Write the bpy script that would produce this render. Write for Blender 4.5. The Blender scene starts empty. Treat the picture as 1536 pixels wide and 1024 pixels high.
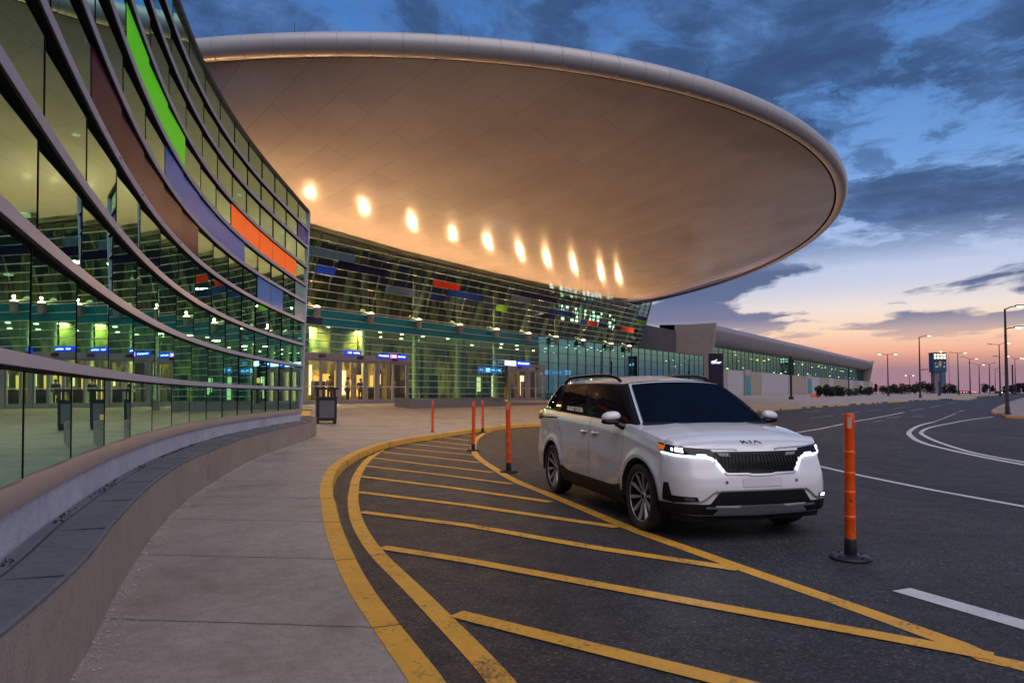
import bpy, bmesh, math, random
from mathutils import Vector, Matrix
random.seed(7)
SC = bpy.context.scene
COL = SC.collection
PI = math.pi
rad = math.radians

# ------------------------------------------------------------------ camera model
F, H, Y0, PITCH = 1050.0, 1.52, 589.5, rad(2.1)
CYP = Y0 - F*math.tan(PITCH)
def ray(u, v):
    a = (u-768)/F; b = (CYP-v)/F
    return Vector((a, math.cos(PITCH)-b*math.sin(PITCH), math.sin(PITCH)+b*math.cos(PITCH)))
def at_z(u, v, z):
    d = ray(u, v); k = (z-H)/d.z
    return Vector((d.x*k, d.y*k, z))
def at_y(u, v, y):
    d = ray(u, v); k = y/d.y
    return Vector((d.x*k, y, H+d.z*k))
def rise(y):                       # the land climbs gently towards the terminal
    return 0.0 if y <= 40 else 1.25*(1-math.exp(-((y-40)/60.0)**1.5))
def on_road(u, v, dz=0.0):
    z = dz
    lo, hi = 2.0, 900.0
    d = ray(u, v)
    # march along the ray to where it meets z = rise(y) + dz
    k = 2.0; step = 0.25; prev = k
    while k < 900:
        p = d*k
        if H+p.z <= rise(p.y)+dz: break
        prev = k; k += step; step *= 1.01
    a, b = prev, k
    for i in range(40):
        m = (a+b)/2; p = d*m
        if H+p.z <= rise(p.y)+dz: b = m
        else: a = m
    p = d*b
    return Vector((p.x, p.y, rise(p.y)+dz))
# terminal line: P0 + s*T, outward normal N
P0 = Vector((-7.213, 48.607, 0)); T = Vector((.57735, .8165, 0)).normalized(); N = Vector((T.y, -T.x, 0))
FLOOR = 0.85
def TP(s, d, z): return Vector((P0.x+T.x*s+N.x*d, P0.y+T.y*s+N.y*d, z))
def td(x, y):
    q = Vector((x-P0.x, y-P0.y, 0)); return q.dot(T), q.dot(N)
def sm(x):
    x = max(0.0, min(1.0, x)); return x*x*(3-2*x)
def plaza(x, y):                    # pavement height
    s, d = td(x, y)
    base = rise(y)+0.15
    top = max(FLOOR, base)
    return base+(top-base)*sm((15.0-d)/14.0)
def on_plaza(u, v):
    d = ray(u, v); k = 2.0; step = .2; prev = k
    while k < 900:
        p = d*k
        if H+p.z <= plaza(p.x, p.y): break
        prev = k; k += step; step *= 1.01
    a, b = prev, k
    for i in range(40):
        m = (a+b)/2; p = d*m
        if H+p.z <= plaza(p.x, p.y): b = m
        else: a = m
    p = d*b
    return Vector((p.x, p.y, plaza(p.x, p.y)))

def spline(pts, n):
    """Catmull-Rom through pts (tuples/Vectors), n samples per span"""
    P = [Vector(p) for p in pts]
    P = [P[0]*2-P[1]]+P+[P[-1]*2-P[-2]]
    out = []
    for i in range(1, len(P)-2):
        p0, p1, p2, p3 = P[i-1], P[i], P[i+1], P[i+2]
        for k in range(n):
            t = k/n
            out.append(0.5*((2*p1)+(p2-p0)*t+(2*p0-5*p1+4*p2-p3)*t*t+(3*p1-p0-3*p2+p3)*t**3))
    out.append(P[-2].copy())
    return out
def resample(path, step):
    L = [0.0]
    for a, b in zip(path, path[1:]): L.append(L[-1]+(b-a).length)
    n = max(2, int(round(L[-1]/step))); out = []; j = 0
    for i in range(n+1):
        d = L[-1]*i/n
        while j < len(L)-2 and L[j+1] < d: j += 1
        t = (d-L[j])/max(1e-9, L[j+1]-L[j])
        out.append(path[j].lerp(path[j+1], min(1, max(0, t))))
    return out
def normals2(path):
    out = []
    for i in range(len(path)):
        a = path[max(0, i-1)]; b = path[min(len(path)-1, i+1)]
        t = Vector((b.x-a.x, b.y-a.y, 0)).normalized()
        out.append(Vector((t.y, -t.x, 0)))       # to the right of travel
    return out
def lin(x, xs, ys):
    if x <= xs[0]: return ys[0]
    for i in range(len(xs)-1):
        if x <= xs[i+1]:
            return ys[i]+(ys[i+1]-ys[i])*(x-xs[i])/(xs[i+1]-xs[i])
    return ys[-1]

# ------------------------------------------------------------------ mesh builder
class MB:
    def __init__(s): s.v = []; s.f = []
    def add(s, vs, fs):
        o = len(s.v); s.v += [Vector(p) for p in vs]; s.f += [tuple(i+o for i in f) for f in fs]
    def quad(s, a, b, c, d): s.add([a, b, c, d], [(0, 1, 2, 3)])
    def hexa(s, b4, t4):
        s.add(list(b4)+list(t4), [(3, 2, 1, 0), (4, 5, 6, 7), (0, 1, 5, 4), (1, 2, 6, 5), (2, 3, 7, 6), (3, 0, 4, 7)])
    def box(s, c, size, ax=None, ay=None, az=None):
        c = Vector(c); ax = Vector(ax or (1, 0, 0)); ay = Vector(ay or (0, 1, 0)); az = Vector(az or (0, 0, 1))
        x, y, z = ax*size[0]/2, ay*size[1]/2, az*size[2]/2
        s.hexa([c-x-y-z, c+x-y-z, c+x+y-z, c-x+y-z], [c-x-y+z, c+x-y+z, c+x+y+z, c-x+y+z])
    def bar(s, a, b, w, d, up=(0, 0, 1)):
        """square bar from a to b; w along side, d along the other normal"""
        a = Vector(a); b = Vector(b); t = (b-a).normalized(); side = t.cross(Vector(up))
        if side.length < 1e-4: side = t.cross(Vector((1, 0, 0)))
        side.normalize(); o = side.cross(t).normalized()
        x, y = side*w/2, o*d/2
        s.hexa([a-x-y, a+x-y, a+x+y, a-x+y], [b-x-y, b+x-y, b+x+y, b-x+y])
    def prism(s, poly, z0, z1):
        n = len(poly); b = [Vector((p[0], p[1], z0)) for p in poly]; t = [Vector((p[0], p[1], z1)) for p in poly]
        s.add(b+t, [tuple(range(n-1, -1, -1)), tuple(range(n, 2*n))]+[(i, (i+1) % n, n+(i+1) % n, n+i) for i in range(n)])
    def rows(s, R, closed=False, flip=False):
        o = len(s.v); n = len(R[0])
        for r in R: s.v += [Vector(p) for p in r]
        for i in range(len(R)-1):
            for j in range(n if closed else n-1):
                k = (j+1) % n
                f = (o+i*n+j, o+i*n+k, o+(i+1)*n+k, o+(i+1)*n+j)
                s.f.append(f[::-1] if flip else f)
    def tube(s, path, r, seg=10, cap=True):
        path = [Vector(p) for p in path]; R = []
        up = None
        for i, p in enumerate(path):
            a = path[max(0, i-1)]; b = path[min(len(path)-1, i+1)]
            t = (b-a).normalized()
            if up is None or abs(up.dot(t)) > .99:
                up = Vector((0, 0, 1)) if abs(t.z) < .9 else Vector((1, 0, 0))
            x = t.cross(up).normalized(); y = x.cross(t).normalized(); up = y
            rr = r[i] if isinstance(r, (list, tuple)) else r
            R.append([p+(x*math.cos(2*PI*k/seg)+y*math.sin(2*PI*k/seg))*rr for k in range(seg)])
        o = len(s.v); s.rows(R, True)
        if cap:
            m = len(R)
            s.f.append(tuple(o+k for k in range(seg-1, -1, -1))); s.f.append(tuple(o+(m-1)*seg+k for k in range(seg)))
    def lathe(s, prof, c=(0, 0, 0), seg=24, axis='z', cap=True):
        c = Vector(c); R = []
        for (r, h) in prof:
            row = []
            for k in range(seg):
                a = 2*PI*k/seg; x, y = r*math.cos(a), r*math.sin(a)
                row.append(c+(Vector((x, y, h)) if axis == 'z' else Vector((x, h, y))))
            R.append(row)
        o = len(s.v); s.rows(R, True, axis == 'y')
        a = tuple(o+k for k in range(seg)); b = tuple(o+(len(R)-1)*seg+k for k in range(seg))
        if cap and prof[0][0] > 1e-6: s.f.append(a[::-1] if axis == 'z' else a)
        if cap and prof[-1][0] > 1e-6: s.f.append(b if axis == 'z' else b[::-1])
    def xf(s, M): s.v = [M @ p for p in s.v]; return s
    def join(s, o): s.add(o.v, o.f); return s

def root_loc(p):
    l = Vector((0, 0, 0))
    while p is not None: l += Vector(p.location); p = p.parent
    return l
def obj(name, mb, m, parent=None, smooth=False, bevel=0, local=False, mats=None, fmat=None, angle=40):
    me = bpy.data.meshes.new(name)
    off = Vector((0, 0, 0)) if local else root_loc(parent)
    me.from_pydata([(p-off)[:] for p in mb.v], [], mb.f)
    o = bpy.data.objects.new(name, me); COL.objects.link(o)
    for x in (mats or [m]): me.materials.append(x)
    if fmat:
        for p, k in zip(me.polygons, fmat): p.material_index = k
    bm = bmesh.new(); bm.from_mesh(me)
    bmesh.ops.remove_doubles(bm, verts=bm.verts, dist=1e-5)
    bmesh.ops.recalc_face_normals(bm, faces=bm.faces) if smooth != 'keep' else None
    if bevel:
        es = [e for e in bm.edges if len(e.link_faces) == 2 and e.calc_face_angle(0) > .6]
        bmesh.ops.bevel(bm, geom=es, offset=bevel, segments=2, affect='EDGES', clamp_overlap=True)
    if smooth:
        for f in bm.faces: f.smooth = True
        for e in bm.edges:
            if len(e.link_faces) == 2 and e.calc_face_angle(0) > rad(angle): e.smooth = False
    bm.to_mesh(me); bm.free()
    if parent is not None: o.parent = parent
    return o
def tag(o, label, cat, group=None, kind=None):
    o['label'] = label; o['category'] = cat
    if group: o['group'] = group
    if kind: o['kind'] = kind
    return o
def thing(name, label, cat, loc=(0, 0, 0), rz=0, group=None):
    o = bpy.data.objects.new(name, None); COL.objects.link(o); o.empty_display_size = .2
    o.location = loc; o.rotation_euler = (0, 0, rz)
    return tag(o, label, cat, group)
def setting(name, mb, m, label, smooth=False, mats=None, fmat=None):
    o = obj(name, mb, m, None, smooth, mats=mats, fmat=fmat); o['kind'] = 'structure'; o['label'] = label; o['category'] = name.replace('_', ' ')
    return o
def dup(root, loc, rz, label):
    r = root.copy(); COL.objects.link(r); r.location = loc; r.rotation_euler = (0, 0, rz); r['label'] = label
    for ch in list(root.children):
        c = ch.copy(); COL.objects.link(c); c.parent = r
        for g in list(ch.children):
            d = g.copy(); COL.objects.link(d); d.parent = c
    return r
def text_mb(txt, size, M, depth=.004, bold=0.0, shear=0.0, width=None):
    cu = bpy.data.curves.new('lettering', 'FONT'); cu.body = txt; cu.size = size; cu.extrude = depth; cu.align_x = 'CENTER'; cu.align_y = 'CENTER'
    cu.offset = bold; cu.shear = shear; cu.resolution_u = 3
    o = bpy.data.objects.new('lettering', cu); COL.objects.link(o)
    dg = bpy.context.evaluated_depsgraph_get(); dg.update()
    me = bpy.data.meshes.new_from_object(o.evaluated_get(dg))
    vs = [Vector(v.co) for v in me.vertices]; fs = [tuple(p.vertices) for p in me.polygons]
    if width:
        w = max(v.x for v in vs)-min(v.x for v in vs)
        for v in vs: v.x *= width/w
    mb = MB(); mb.add([M @ v for v in vs], fs)
    bpy.data.objects.remove(o); bpy.data.curves.remove(cu); bpy.data.meshes.remove(me)
    return mb

# ------------------------------------------------------------------ materials
class NT:
    def __init__(s, name):
        s.m = bpy.data.materials.new(name); s.m.use_nodes = True; s.t = s.m.node_tree; s.t.nodes.clear()
        s.out = s.n('ShaderNodeOutputMaterial')
    def n(s, ty, **kw):
        x = s.t.nodes.new(ty)
        for k, v in kw.items():
            if k.startswith('i_'):
                x.inputs[k[2:].replace('_', ' ')].default_value = v
            else: setattr(x, k, v)
        return x
    def l(s, a, b): s.t.links.new(a, b)
    def math(s, op, a, b=None, c=None, clamp=False):
        x = s.n('ShaderNodeMath', operation=op, use_clamp=clamp)
        for i, q in enumerate((a, b, c)):
            if q is None: continue
            if isinstance(q, (int, float)): x.inputs[i].default_value = q
            else: s.l(q, x.inputs[i])
        return x.outputs[0]
    def ramp(s, fac, stops, interp='LINEAR'):
        r = s.n('ShaderNodeValToRGB'); r.color_ramp.interpolation = interp; e = r.color_ramp.elements
        while len(e) > 1: e.remove(e[-1])
        for i, (p, c) in enumerate(stops):
            x = e[0] if i == 0 else e.new(p)
            x.position = p; x.color = (c, c, c, 1) if isinstance(c, (int, float)) else (*c[:3], 1)
        s.l(fac, r.inputs[0]); return r.outputs[0]
    def noise(s, vec, scale, detail=4, rough=.55, dist=0):
        x = s.n('ShaderNodeTexNoise'); x.inputs['Scale'].default_value = scale; x.inputs['Detail'].default_value = detail
        x.inputs['Roughness'].default_value = rough; x.inputs['Distortion'].default_value = dist
        if vec is not None: s.l(vec, x.inputs['Vector'])
        return x.outputs['Fac']
    def mix(s, fac, a, b, mode='MIX'):
        x = s.n('ShaderNodeMix', data_type='RGBA', blend_type=mode)
        for i, q in ((0, fac), (6, a), (7, b)):
            if isinstance(q, (int, float)): x.inputs[i].default_value = q
            elif isinstance(q, tuple): x.inputs[i].default_value = (*q[:3], 1)
            else: s.l(q, x.inputs[i])
        return x.outputs[2]
    def bump(s, h, strength=.3, dist=.01):
        b = s.n('ShaderNodeBump'); b.inputs['Strength'].default_value = strength; b.inputs['Distance'].default_value = dist
        s.l(h, b.inputs['Height']); return b.outputs[0]
    def coord(s, kind='Object'):
        return s.n('ShaderNodeTexCoord').outputs[kind]
    def pos(s): return s.n('ShaderNodeNewGeometry').outputs['Position']
    def mapping(s, vec, loc=(0, 0, 0), rot=(0, 0, 0), scale=(1, 1, 1)):
        m = s.n('ShaderNodeMapping'); m.inputs['Location'].default_value = loc; m.inputs['Rotation'].default_value = rot; m.inputs['Scale'].default_value = scale
        s.l(vec, m.inputs['Vector']); return m.outputs[0]
    def bsdf(s, color=None, rough=.5, metal=0, normal=None, spec=.5, coat=0, **kw):
        b = s.n('ShaderNodeBsdfPrincipled')
        def put(k, q):
            if isinstance(q, (int, float)): b.inputs[k].default_value = q
            elif isinstance(q, tuple): b.inputs[k].default_value = (*q[:3], 1)
            else: s.l(q, b.inputs[k])
        if color is not None: put('Base Color', color)
        put('Roughness', rough); put('Metallic', metal); put('Specular IOR Level', spec); put('Coat Weight', coat)
        if coat: b.inputs['Coat Roughness'].default_value = .03
        if normal is not None: s.l(normal, b.inputs['Normal'])
        for k, v in kw.items(): put(k.replace('_', ' '), v)
        s.l(b.outputs[0], s.out.inputs[0]); return b
def simple(name, c, rough=.5, metal=0, coat=0, var=.12, scale=6, spec=.5, bump=0):
    t = NT(name); p = t.pos()
    nz = t.noise(p, scale, 5)
    col = t.mix(t.math('MULTIPLY', nz, 1.0), tuple(x*(1-var) for x in c), tuple(min(1, x*(1+var)) for x in c))
    nn = t.bump(t.noise(p, scale*12, 3), bump, .01) if bump else None
    r = t.math('ADD', t.math('MULTIPLY', nz, .12), rough-.06)
    t.bsdf(col, r, metal, nn, spec, coat); return t.m
def emit(name, c, k):
    t = NT(name); e = t.n('ShaderNodeEmission'); e.inputs[0].default_value = (*c, 1); e.inputs[1].default_value = k
    t.l(e.outputs[0], t.out.inputs[0]); return t.m
def glass(name, gloss, tint, base=.15, rough=.01, power=1.0, wob=.0):
    """coated architectural glass: mirror-like coat over tinted see-through pane"""
    t = NT(name); g = t.n('ShaderNodeBsdfGlossy'); g.inputs['Roughness'].default_value = rough; g.inputs['Color'].default_value = (*gloss, 1)
    tr = t.n('ShaderNodeBsdfTransparent'); tr.inputs[0].default_value = (*tint, 1)
    lw = t.n('ShaderNodeLayerWeight'); lw.inputs['Blend'].default_value = .5
    f = t.math('POWER', lw.outputs['Facing'], 2.5)
    f = t.math('ADD', base, t.math('MULTIPLY', f, (1-base)*power), clamp=True)
    if wob:
        t.l(t.bump(t.noise(t.pos(), .9, 1), wob, .05), g.inputs['Normal'])
    mx = t.n('ShaderNodeMixShader'); t.l(f, mx.inputs[0]); t.l(tr.outputs[0], mx.inputs[1]); t.l(g.outputs[0], mx.inputs[2])
    t.l(mx.outputs[0], t.out.inputs[0]); return t.m
# ------------------------------------------------------------------ setting materials
def m_asphalt():
    t = NT('asphalt'); p = t.pos()
    big = t.noise(p, .35, 5, .6); mid = t.noise(p, 3.0, 4, .6); fine = t.noise(p, 90, 3, .7)
    c = t.ramp(t.math('ADD', t.math('MULTIPLY', big, .6), t.math('MULTIPLY', mid, .4)), [(.3, (.034, .033, .037)), (.7, (.074, .070, .075))])
    sp = t.ramp(t.noise(p, 55, 2, .8), [(.58, 0), (.70, 1)])
    c = t.mix(t.math('MULTIPLY', sp, .8), c, (.24, .22, .215))
    dk = t.ramp(fine, [(.3, .30), (.62, 1.15)])
    c = t.mix(1.0, c, dk, 'MULTIPLY')
    # tyre-darkened lanes and old patches
    st = t.ramp(t.noise(t.mapping(p, rot=(0, 0, .6), scale=(.35, .05, 1)), 1.4, 4, .6), [(.42, .72), (.6, 1.0)])
    c = t.mix(1.0, c, st, 'MULTIPLY')
    # chippings: pale and dark stones, the size of a thumbnail
    vo = t.n('ShaderNodeTexVoronoi'); vo.inputs['Scale'].default_value = 58; t.l(p, vo.inputs['Vector'])
    sp2 = t.n('ShaderNodeSeparateColor'); t.l(vo.outputs['Color'], sp2.inputs[0])
    c = t.mix(1.0, c, t.ramp(sp2.outputs[0], [(0, .35), (.45, .8), (.8, 1.15), (.93, 1.8), (1, 2.8)]), 'MULTIPLY')
    # fine cracks and oil drips
    wv = t.n('ShaderNodeTexVoronoi', feature='DISTANCE_TO_EDGE'); wv.inputs['Scale'].default_value = .33
    q2 = t.n('ShaderNodeVectorMath', operation='ADD'); t.l(p, q2.inputs[0]); nv = t.n('ShaderNodeTexNoise'); nv.inputs['Scale'].default_value = 1.7; nv.inputs['Detail'].default_value = 5; t.l(p, nv.inputs['Vector']); t.l(nv.outputs['Color'], q2.inputs[1]); t.l(q2.outputs[0], wv.inputs['Vector'])
    ckm = t.math('MULTIPLY', t.ramp(wv.outputs[0], [(0, 1), (.006, 0)]), t.ramp(t.noise(p, .25, 2), [(.5, 0), (.58, 1)]))
    c = t.mix(t.math('MULTIPLY', ckm, .8), c, (.012, .011, .011))
    oil = t.ramp(t.noise(p, 1.1, 3, .5, .4), [(.66, 0), (.74, .7)])
    c = t.mix(oil, c, (.018, .016, .016))
    h = t.math('ADD', t.math('MULTIPLY', fine, .6), t.math('MULTIPLY', t.noise(p, 34, 3), .8))
    t.bsdf(c, t.ramp(mid, [(.3, .52), (.7, .75)]), 0, t.bump(h, 1.0, .02), .4); return t.m
def m_paint(name, col, wear=.5):
    t = NT(name); p = t.pos()
    w = t.math('ADD', t.math('MULTIPLY', t.noise(p, 28, 4, .75), .6), t.math('MULTIPLY', t.noise(p, 2.2, 4, .6), .4))
    k = t.ramp(w, [(wear-.09, 0), (wear+.02, 1)])
    v = t.mix(t.noise(p, 5, 4), tuple(x*.72 for x in col), tuple(min(1, x*1.15) for x in col))
    c = t.mix(k, (.07, .06, .055), v)
    t.bsdf(c, .6, 0, t.bump(t.noise(p, 60, 3), .5, .008), .35); return t.m
def m_concrete(name, lo, hi, joints=None, rough=.75, stain=.3, bump=.35):
    t = NT(name); p = t.pos()
    a = t.noise(p, .9, 6, .62); b = t.noise(p, 9, 5, .65); f = t.noise(p, 70, 2, .6)
    k = t.math('ADD', t.math('MULTIPLY', a, .55), t.math('MULTIPLY', b, .45))
    c = t.ramp(k, [(.33, lo), (.67, hi)])
    c = t.mix(1.0, c, t.ramp(f, [(.3, .80), (.6, 1.04)]), 'MULTIPLY')
    s = t.ramp(t.noise(p, .7, 3, .5, .6), [(.58, 0), (.75, 1)])
    c = t.mix(t.math('MULTIPLY', s, stain), c, (lo[0]*.62, lo[1]*.5, lo[2]*.4))
    pit = t.ramp(t.noise(p, 38, 2, .9), [(.25, 1), (.31, 0)])
    c = t.mix(t.math('MULTIPLY', pit, .45), c, tuple(x*.3 for x in lo))
    h = t.math('ADD', t.math('MULTIPLY', b, .5), t.math('MULTIPLY', f, .5))
    if joints:
        for rot, per, wd, amt in joints:
            q = t.mapping(p, rot=(0, 0, rot)); x = t.n('ShaderNodeSeparateXYZ'); t.l(q, x.inputs[0])
            wob = t.math('MULTIPLY', t.math('SUBTRACT', t.noise(p, 6, 3), .5), .05)
            fr = t.math('FRACT', t.math('DIVIDE', t.math('ADD', x.outputs[1], wob), per))
            d = t.math('MULTIPLY', t.math('ABSOLUTE', t.math('SUBTRACT', fr, .5)), per)
            j = t.ramp(d, [(0, 1), (wd, 0)])
            c = t.mix(t.math('MULTIPLY', j, amt), c, tuple(x*.18 for x in lo))
            h = t.math('SUBTRACT', h, t.math('MULTIPLY', j, .9))
    t.bsdf(c, rough, 0, t.bump(h, bump, .012), .35); return t.m

M = {}
M['asphalt'] = m_asphalt()
M['yellow'] = m_paint('worn_yellow_paint', (.80, .40, .045), .45)
M['yellow_kerb'] = m_paint('worn_yellow_kerb_paint', (.80, .40, .042), .435)
M['faded_yellow'] = m_paint('faded_yellow_paint', (.30, .17, .05), .5)
M['white_paint'] = m_paint('worn_white_paint', (.62, .60, .60), .40)
M['faded_white'] = m_paint('faded_white_paint', (.34, .33, .34), .46)
M['pavement'] = m_concrete('pavement_concrete', (.29, .240, .205), (.48, .408, .352), [(.10, 1.62, .017, .9)], stain=.55)
M['kerb_concrete'] = m_concrete('kerb_concrete', (.2, .18, .165), (.36, .32, .29))
M['bench_face'] = m_concrete('bench_concrete', (.36, .282, .225), (.50, .408, .335), stain=.4)
M['bench_cap'] = m_concrete('bench_cap_concrete', (.135, .14, .155), (.215, .22, .24), [(.25, 1.25, .006, .5)], stain=.2)
M['rough_white'] = m_concrete('rough_white_concrete', (.56, .55, .59), (.82, .81, .86), stain=.3, bump=.5)
M['sill'] = simple('pink_beige_sill', (.40, .31, .27), .55, var=.08)

# ------------------------------------------------------------------ ground sheet
ys = [-80, -40, -20, -10, -4, 0]+[i*2.0 for i in range(1, 60)]+[125, 132, 140, 150, 165, 185, 210, 250, 320, 450, 700, 1200, 2500]
xs = [-2500, -800, -300, -120, -60, -30, -15, 0, 15, 30, 60, 120, 200, 300, 500, 900, 2500]
g = MB(); g.rows([[(x, y, rise(y)) for x in xs] for y in ys])
setting('road', g, M['asphalt'], 'dark grey asphalt road with worn speckled surface', smooth=True)

# ------------------------------------------------------------------ kerb and pavement
K1 = [(673, 1024), (646, 989), (594, 925), (557, 876), (530, 828), (512, 786), (503, 752), (499, 735), (501, 715), (509, 700), (522, 689), (545, 676), (580, 664), (620, 656)]
K2 = [(650, 652), (700, 644.5), (760, 638), (812, 634.5)]
K3 = [(1143, 614.3), (1232, 608.3), (1340, 601.5), (1400, 598), (1464, 594.5)]
pk = [on_plaza(*p) for p in K1]
k1 = [Vector((1.6, -3, .15)), Vector((.95, 0.2, .15))]+pk
k2 = [on_plaza(*p) for p in K2]; k3 = [on_plaza(*p) for p in K3]
k3 = k3+[Vector((k3[-1].x+95, k3[-1].y+160, 0)), Vector((k3[-1].x+420, k3[-1].y+900, 0))]
allk = k1+k2+k3
path = spline([(p.x, p.y, 0) for p in allk], 14)
i1 = 14*(len(k1)-1); i2 = 14*(len(k1)+len(k2)-1)
sp1 = resample(path[:i1+1], .16); sp2 = resample(path[i1:i2+1], .3); sp3 = resample(path[i2:], 1.2)
for q in (sp1, sp2, sp3):
    for p in q: p.z = plaza(p.x, p.y)
def kerb_mesh(P, Nn, w=.175):
    mb = MB(); R = []
    for p, n in zip(P, Nn):
        zr = rise(p.y)-.03
        o = p; i = p-n*w
        gv = 0
        R.append([Vector((o.x+n.x*.012, o.y+n.y*.012, zr)), Vector((o.x+n.x*.006, o.y+n.y*.006, p.z-.02)), Vector((o.x-n.x*.012, o.y-n.y*.012, p.z+.004)), Vector((i.x, i.y, p.z+.004)), Vector((i.x, i.y, p.z-.15))])
    mb.rows(R); return mb
P12 = sp1+sp2[1:]; N12 = normals2(P12+sp3[1:3])[:len(P12)]
kj = MB()
for i in range(4, len(P12)-2, 11):
    pp, nn = P12[i], N12[i]; tt = Vector((-nn.y, nn.x, 0)); c_ = pp-nn*.088
    kj.box(Vector((c_.x, c_.y, pp.z+.0035)), (.168, .008, .004), nn, tt); c_ = pp+nn*.006; kj.box(Vector((c_.x, c_.y, pp.z-.08)), (.014, .008, .13), nn, tt)
setting('kerb_joint', kj, simple('kerb_joint_dirt', (.05, .035, .02), .9), 'dark joints between the yellow kerb stones')
gd = MB(); random.seed(17); R = []
for i, (pp, nn) in enumerate(zip(P12, N12)):
    wv_ = .05+.035*math.sin(i*.7)*math.sin(i*.23)+.02*random.random(); a_ = pp+nn*.011; b_ = pp+nn*(.011+max(.015, wv_)); R.append([Vector((a_.x, a_.y, rise(a_.y)+.004)), Vector((b_.x, b_.y, rise(b_.y)+.004))])
gd.rows(R); setting('gutter_dirt', gd, m_concrete('gutter_grit', (.03, .026, .022), (.14, .12, .10), stain=.5), 'dark grit line in the gutter along the yellow kerb')
setting('kerb', kerb_mesh(P12, N12), M['yellow_kerb'], 'yellow painted kerb curving round the hatched bay', smooth=True)
N3 = normals2(sp3); N3[0] = N12[-1]
t = NT('striped_kerb_paint'); p_ = t.pos()
ck = t.ramp(t.noise(t.mapping(p_, rot=(0, 0, .62), scale=(1, .8, 0)), .7, 1, .3), [(.47, 0), (.5, 1)])
t.bsdf(t.mix(ck, (.10, .08, .07), (.50, .30, .12)), .7); M['striped_kerb'] = t.m
setting('kerb', kerb_mesh(sp3, N3), M['striped_kerb'], 'distant kerb striped in worn yellow and black', smooth=True)

# bench foot line (front of the low wall) and pavilion wall line
BF = [(102, 1024), (172, 893), (226.5, 807), (272, 757), (317, 725), (385, 687), (467, 657)]
bf = [at_z(u, v, .15) for u, v in BF]
d0 = (bf[0]-bf[1])
bf = [bf[0]+Vector((1.9, -5.5, 0)), bf[0]+Vector((.78, -2.4, 0))]+bf
bfp = resample(spline(bf, 12), .25)
inner2 = [bfp[-1], Vector((-9.6, 30, 0)), Vector((-14.3, 38.2, 0)), TP(-12, .1, 0), TP(10, .1, 0)]
inner3 = [TP(10, .1, 0), TP(58, .1, 0), TP(70, -2.5, 0), TP(230, -2.5, 0), TP(420, -2.5, 0), TP(1500, -2.5, 0)]
def matched(pl, n):
    pl = [Vector(p) for p in pl]; L = [0]
    for a, b in zip(pl, pl[1:]): L.append(L[-1]+(b-a).length)
    out = []
    for i in range(n):
        d = L[-1]*i/(n-1); j = 0
        while j < len(L)-2 and L[j+1] < d: j += 1
        out.append(pl[j].lerp(pl[j+1], (d-L[j])/(L[j+1]-L[j])))
    return out
PALL = sp1+sp2[1:]+sp3[1:]; NALL = normals2(PALL)
bfin = [p-n*.05*-1 for p, n in zip(bfp, normals2(bfp))]
INN = matched([p+Vector((-.08, 0, 0)) for p in bfp], len(sp1))+matched(inner2, len(sp2))[1:]+matched(inner3, len(sp3))[1:]
R = []
for p, n, q in zip(PALL, NALL, INN):
    a = p-n*.173; row = []
    for k in range(15):
        x = a.lerp(Vector((q.x, q.y, 0)), k/14); row.append(Vector((x.x, x.y, plaza(x.x, x.y))))
    R.append(row)
mb = MB(); mb.rows(R)
setting('pavement', mb, M['pavement'], 'grey concrete pavement of large jointed slabs', smooth=True)

# traffic island at the right
isl = [(1536, 626.5), (1520, 624), (1502, 620.5), (1488.5, 617.5), (1488, 614.5), (1497, 609.5), (1512, 603), (1536, 595.5)]
ip = [on_road(u, v, .14) for u, v in isl]
ip = [ip[0]+Vector((9, -6.5, 0)), ip[0]+Vector((3.2, -3.0, 0))]+ip[1:]+[ip[-1]+(ip[-1]-ip[-2])*2.5]
ipp = resample(spline(ip, 8), .5)
for p in ipp: p.z = rise(p.y)+.15
cx = Vector((115, 60, 0))
Nn = [-n for n in normals2(ipp)]
Nn = [n if n.dot(p-cx) > 0 else -n for n, p in zip(Nn, ipp)]
kb = kerb_mesh(ipp, Nn, .22)
setting('kerb', kb, M['striped_kerb'], 'pale kerb round the traffic island under the tall lamp', smooth=True)
mb = MB(); R = []
for p, n in zip(ipp, Nn):
    a = p-n*.21; R.append([Vector((a.lerp(cx, k/8).x, a.lerp(cx, k/8).y, rise(a.lerp(cx, k/8).y)+.15)) for k in range(9)])
mb.rows(R); setting('traffic_island', mb, M['kerb_concrete'], 'pinkish concrete traffic island at the right edge', smooth=True)

# ------------------------------------------------------------------ road markings (4 mm sheets)
def stripe(pix, w, m, label, closed=False, n=10, dz=.004, taper=None, world=False, straight=False):
    P = [Vector(p) for p in pix] if world else [on_road(u, v) for u, v in pix]
    P = [Vector((p.x, p.y, 0)) for p in P]
    pa = resample(P if straight else spline(P, n), .22)
    Nn = normals2(pa); mb = MB(); R = []
    for i, (p, nn) in enumerate(zip(pa, Nn)):
        a = p-nn*w/2; b = p+nn*w/2
        R.append([Vector((a.x, a.y, rise(a.y)+dz)), Vector((b.x, b.y, rise(b.y)+dz))])
    mb.rows(R); return setting('road_marking', mb, m, label)
LINE1 = [(753, 1024), (655.5, 919.7), (608, 872), (565, 829), (541, 793.5), (531, 764), (530.5, 738), (538, 709), (560, 683), (598, 663.5), (646, 651), (701, 643.5), (760, 638.8), (800, 636.3)]
l1 = [on_road(u, v) for u, v in LINE1]
l1 = [l1[0]+Vector((1.25, -3.6, 0)), l1[0]+Vector((.5, -1.5, 0))]+l1
stripe(l1, .15, M['yellow'], 'curved yellow border line beside the kerb', world=True)
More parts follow.
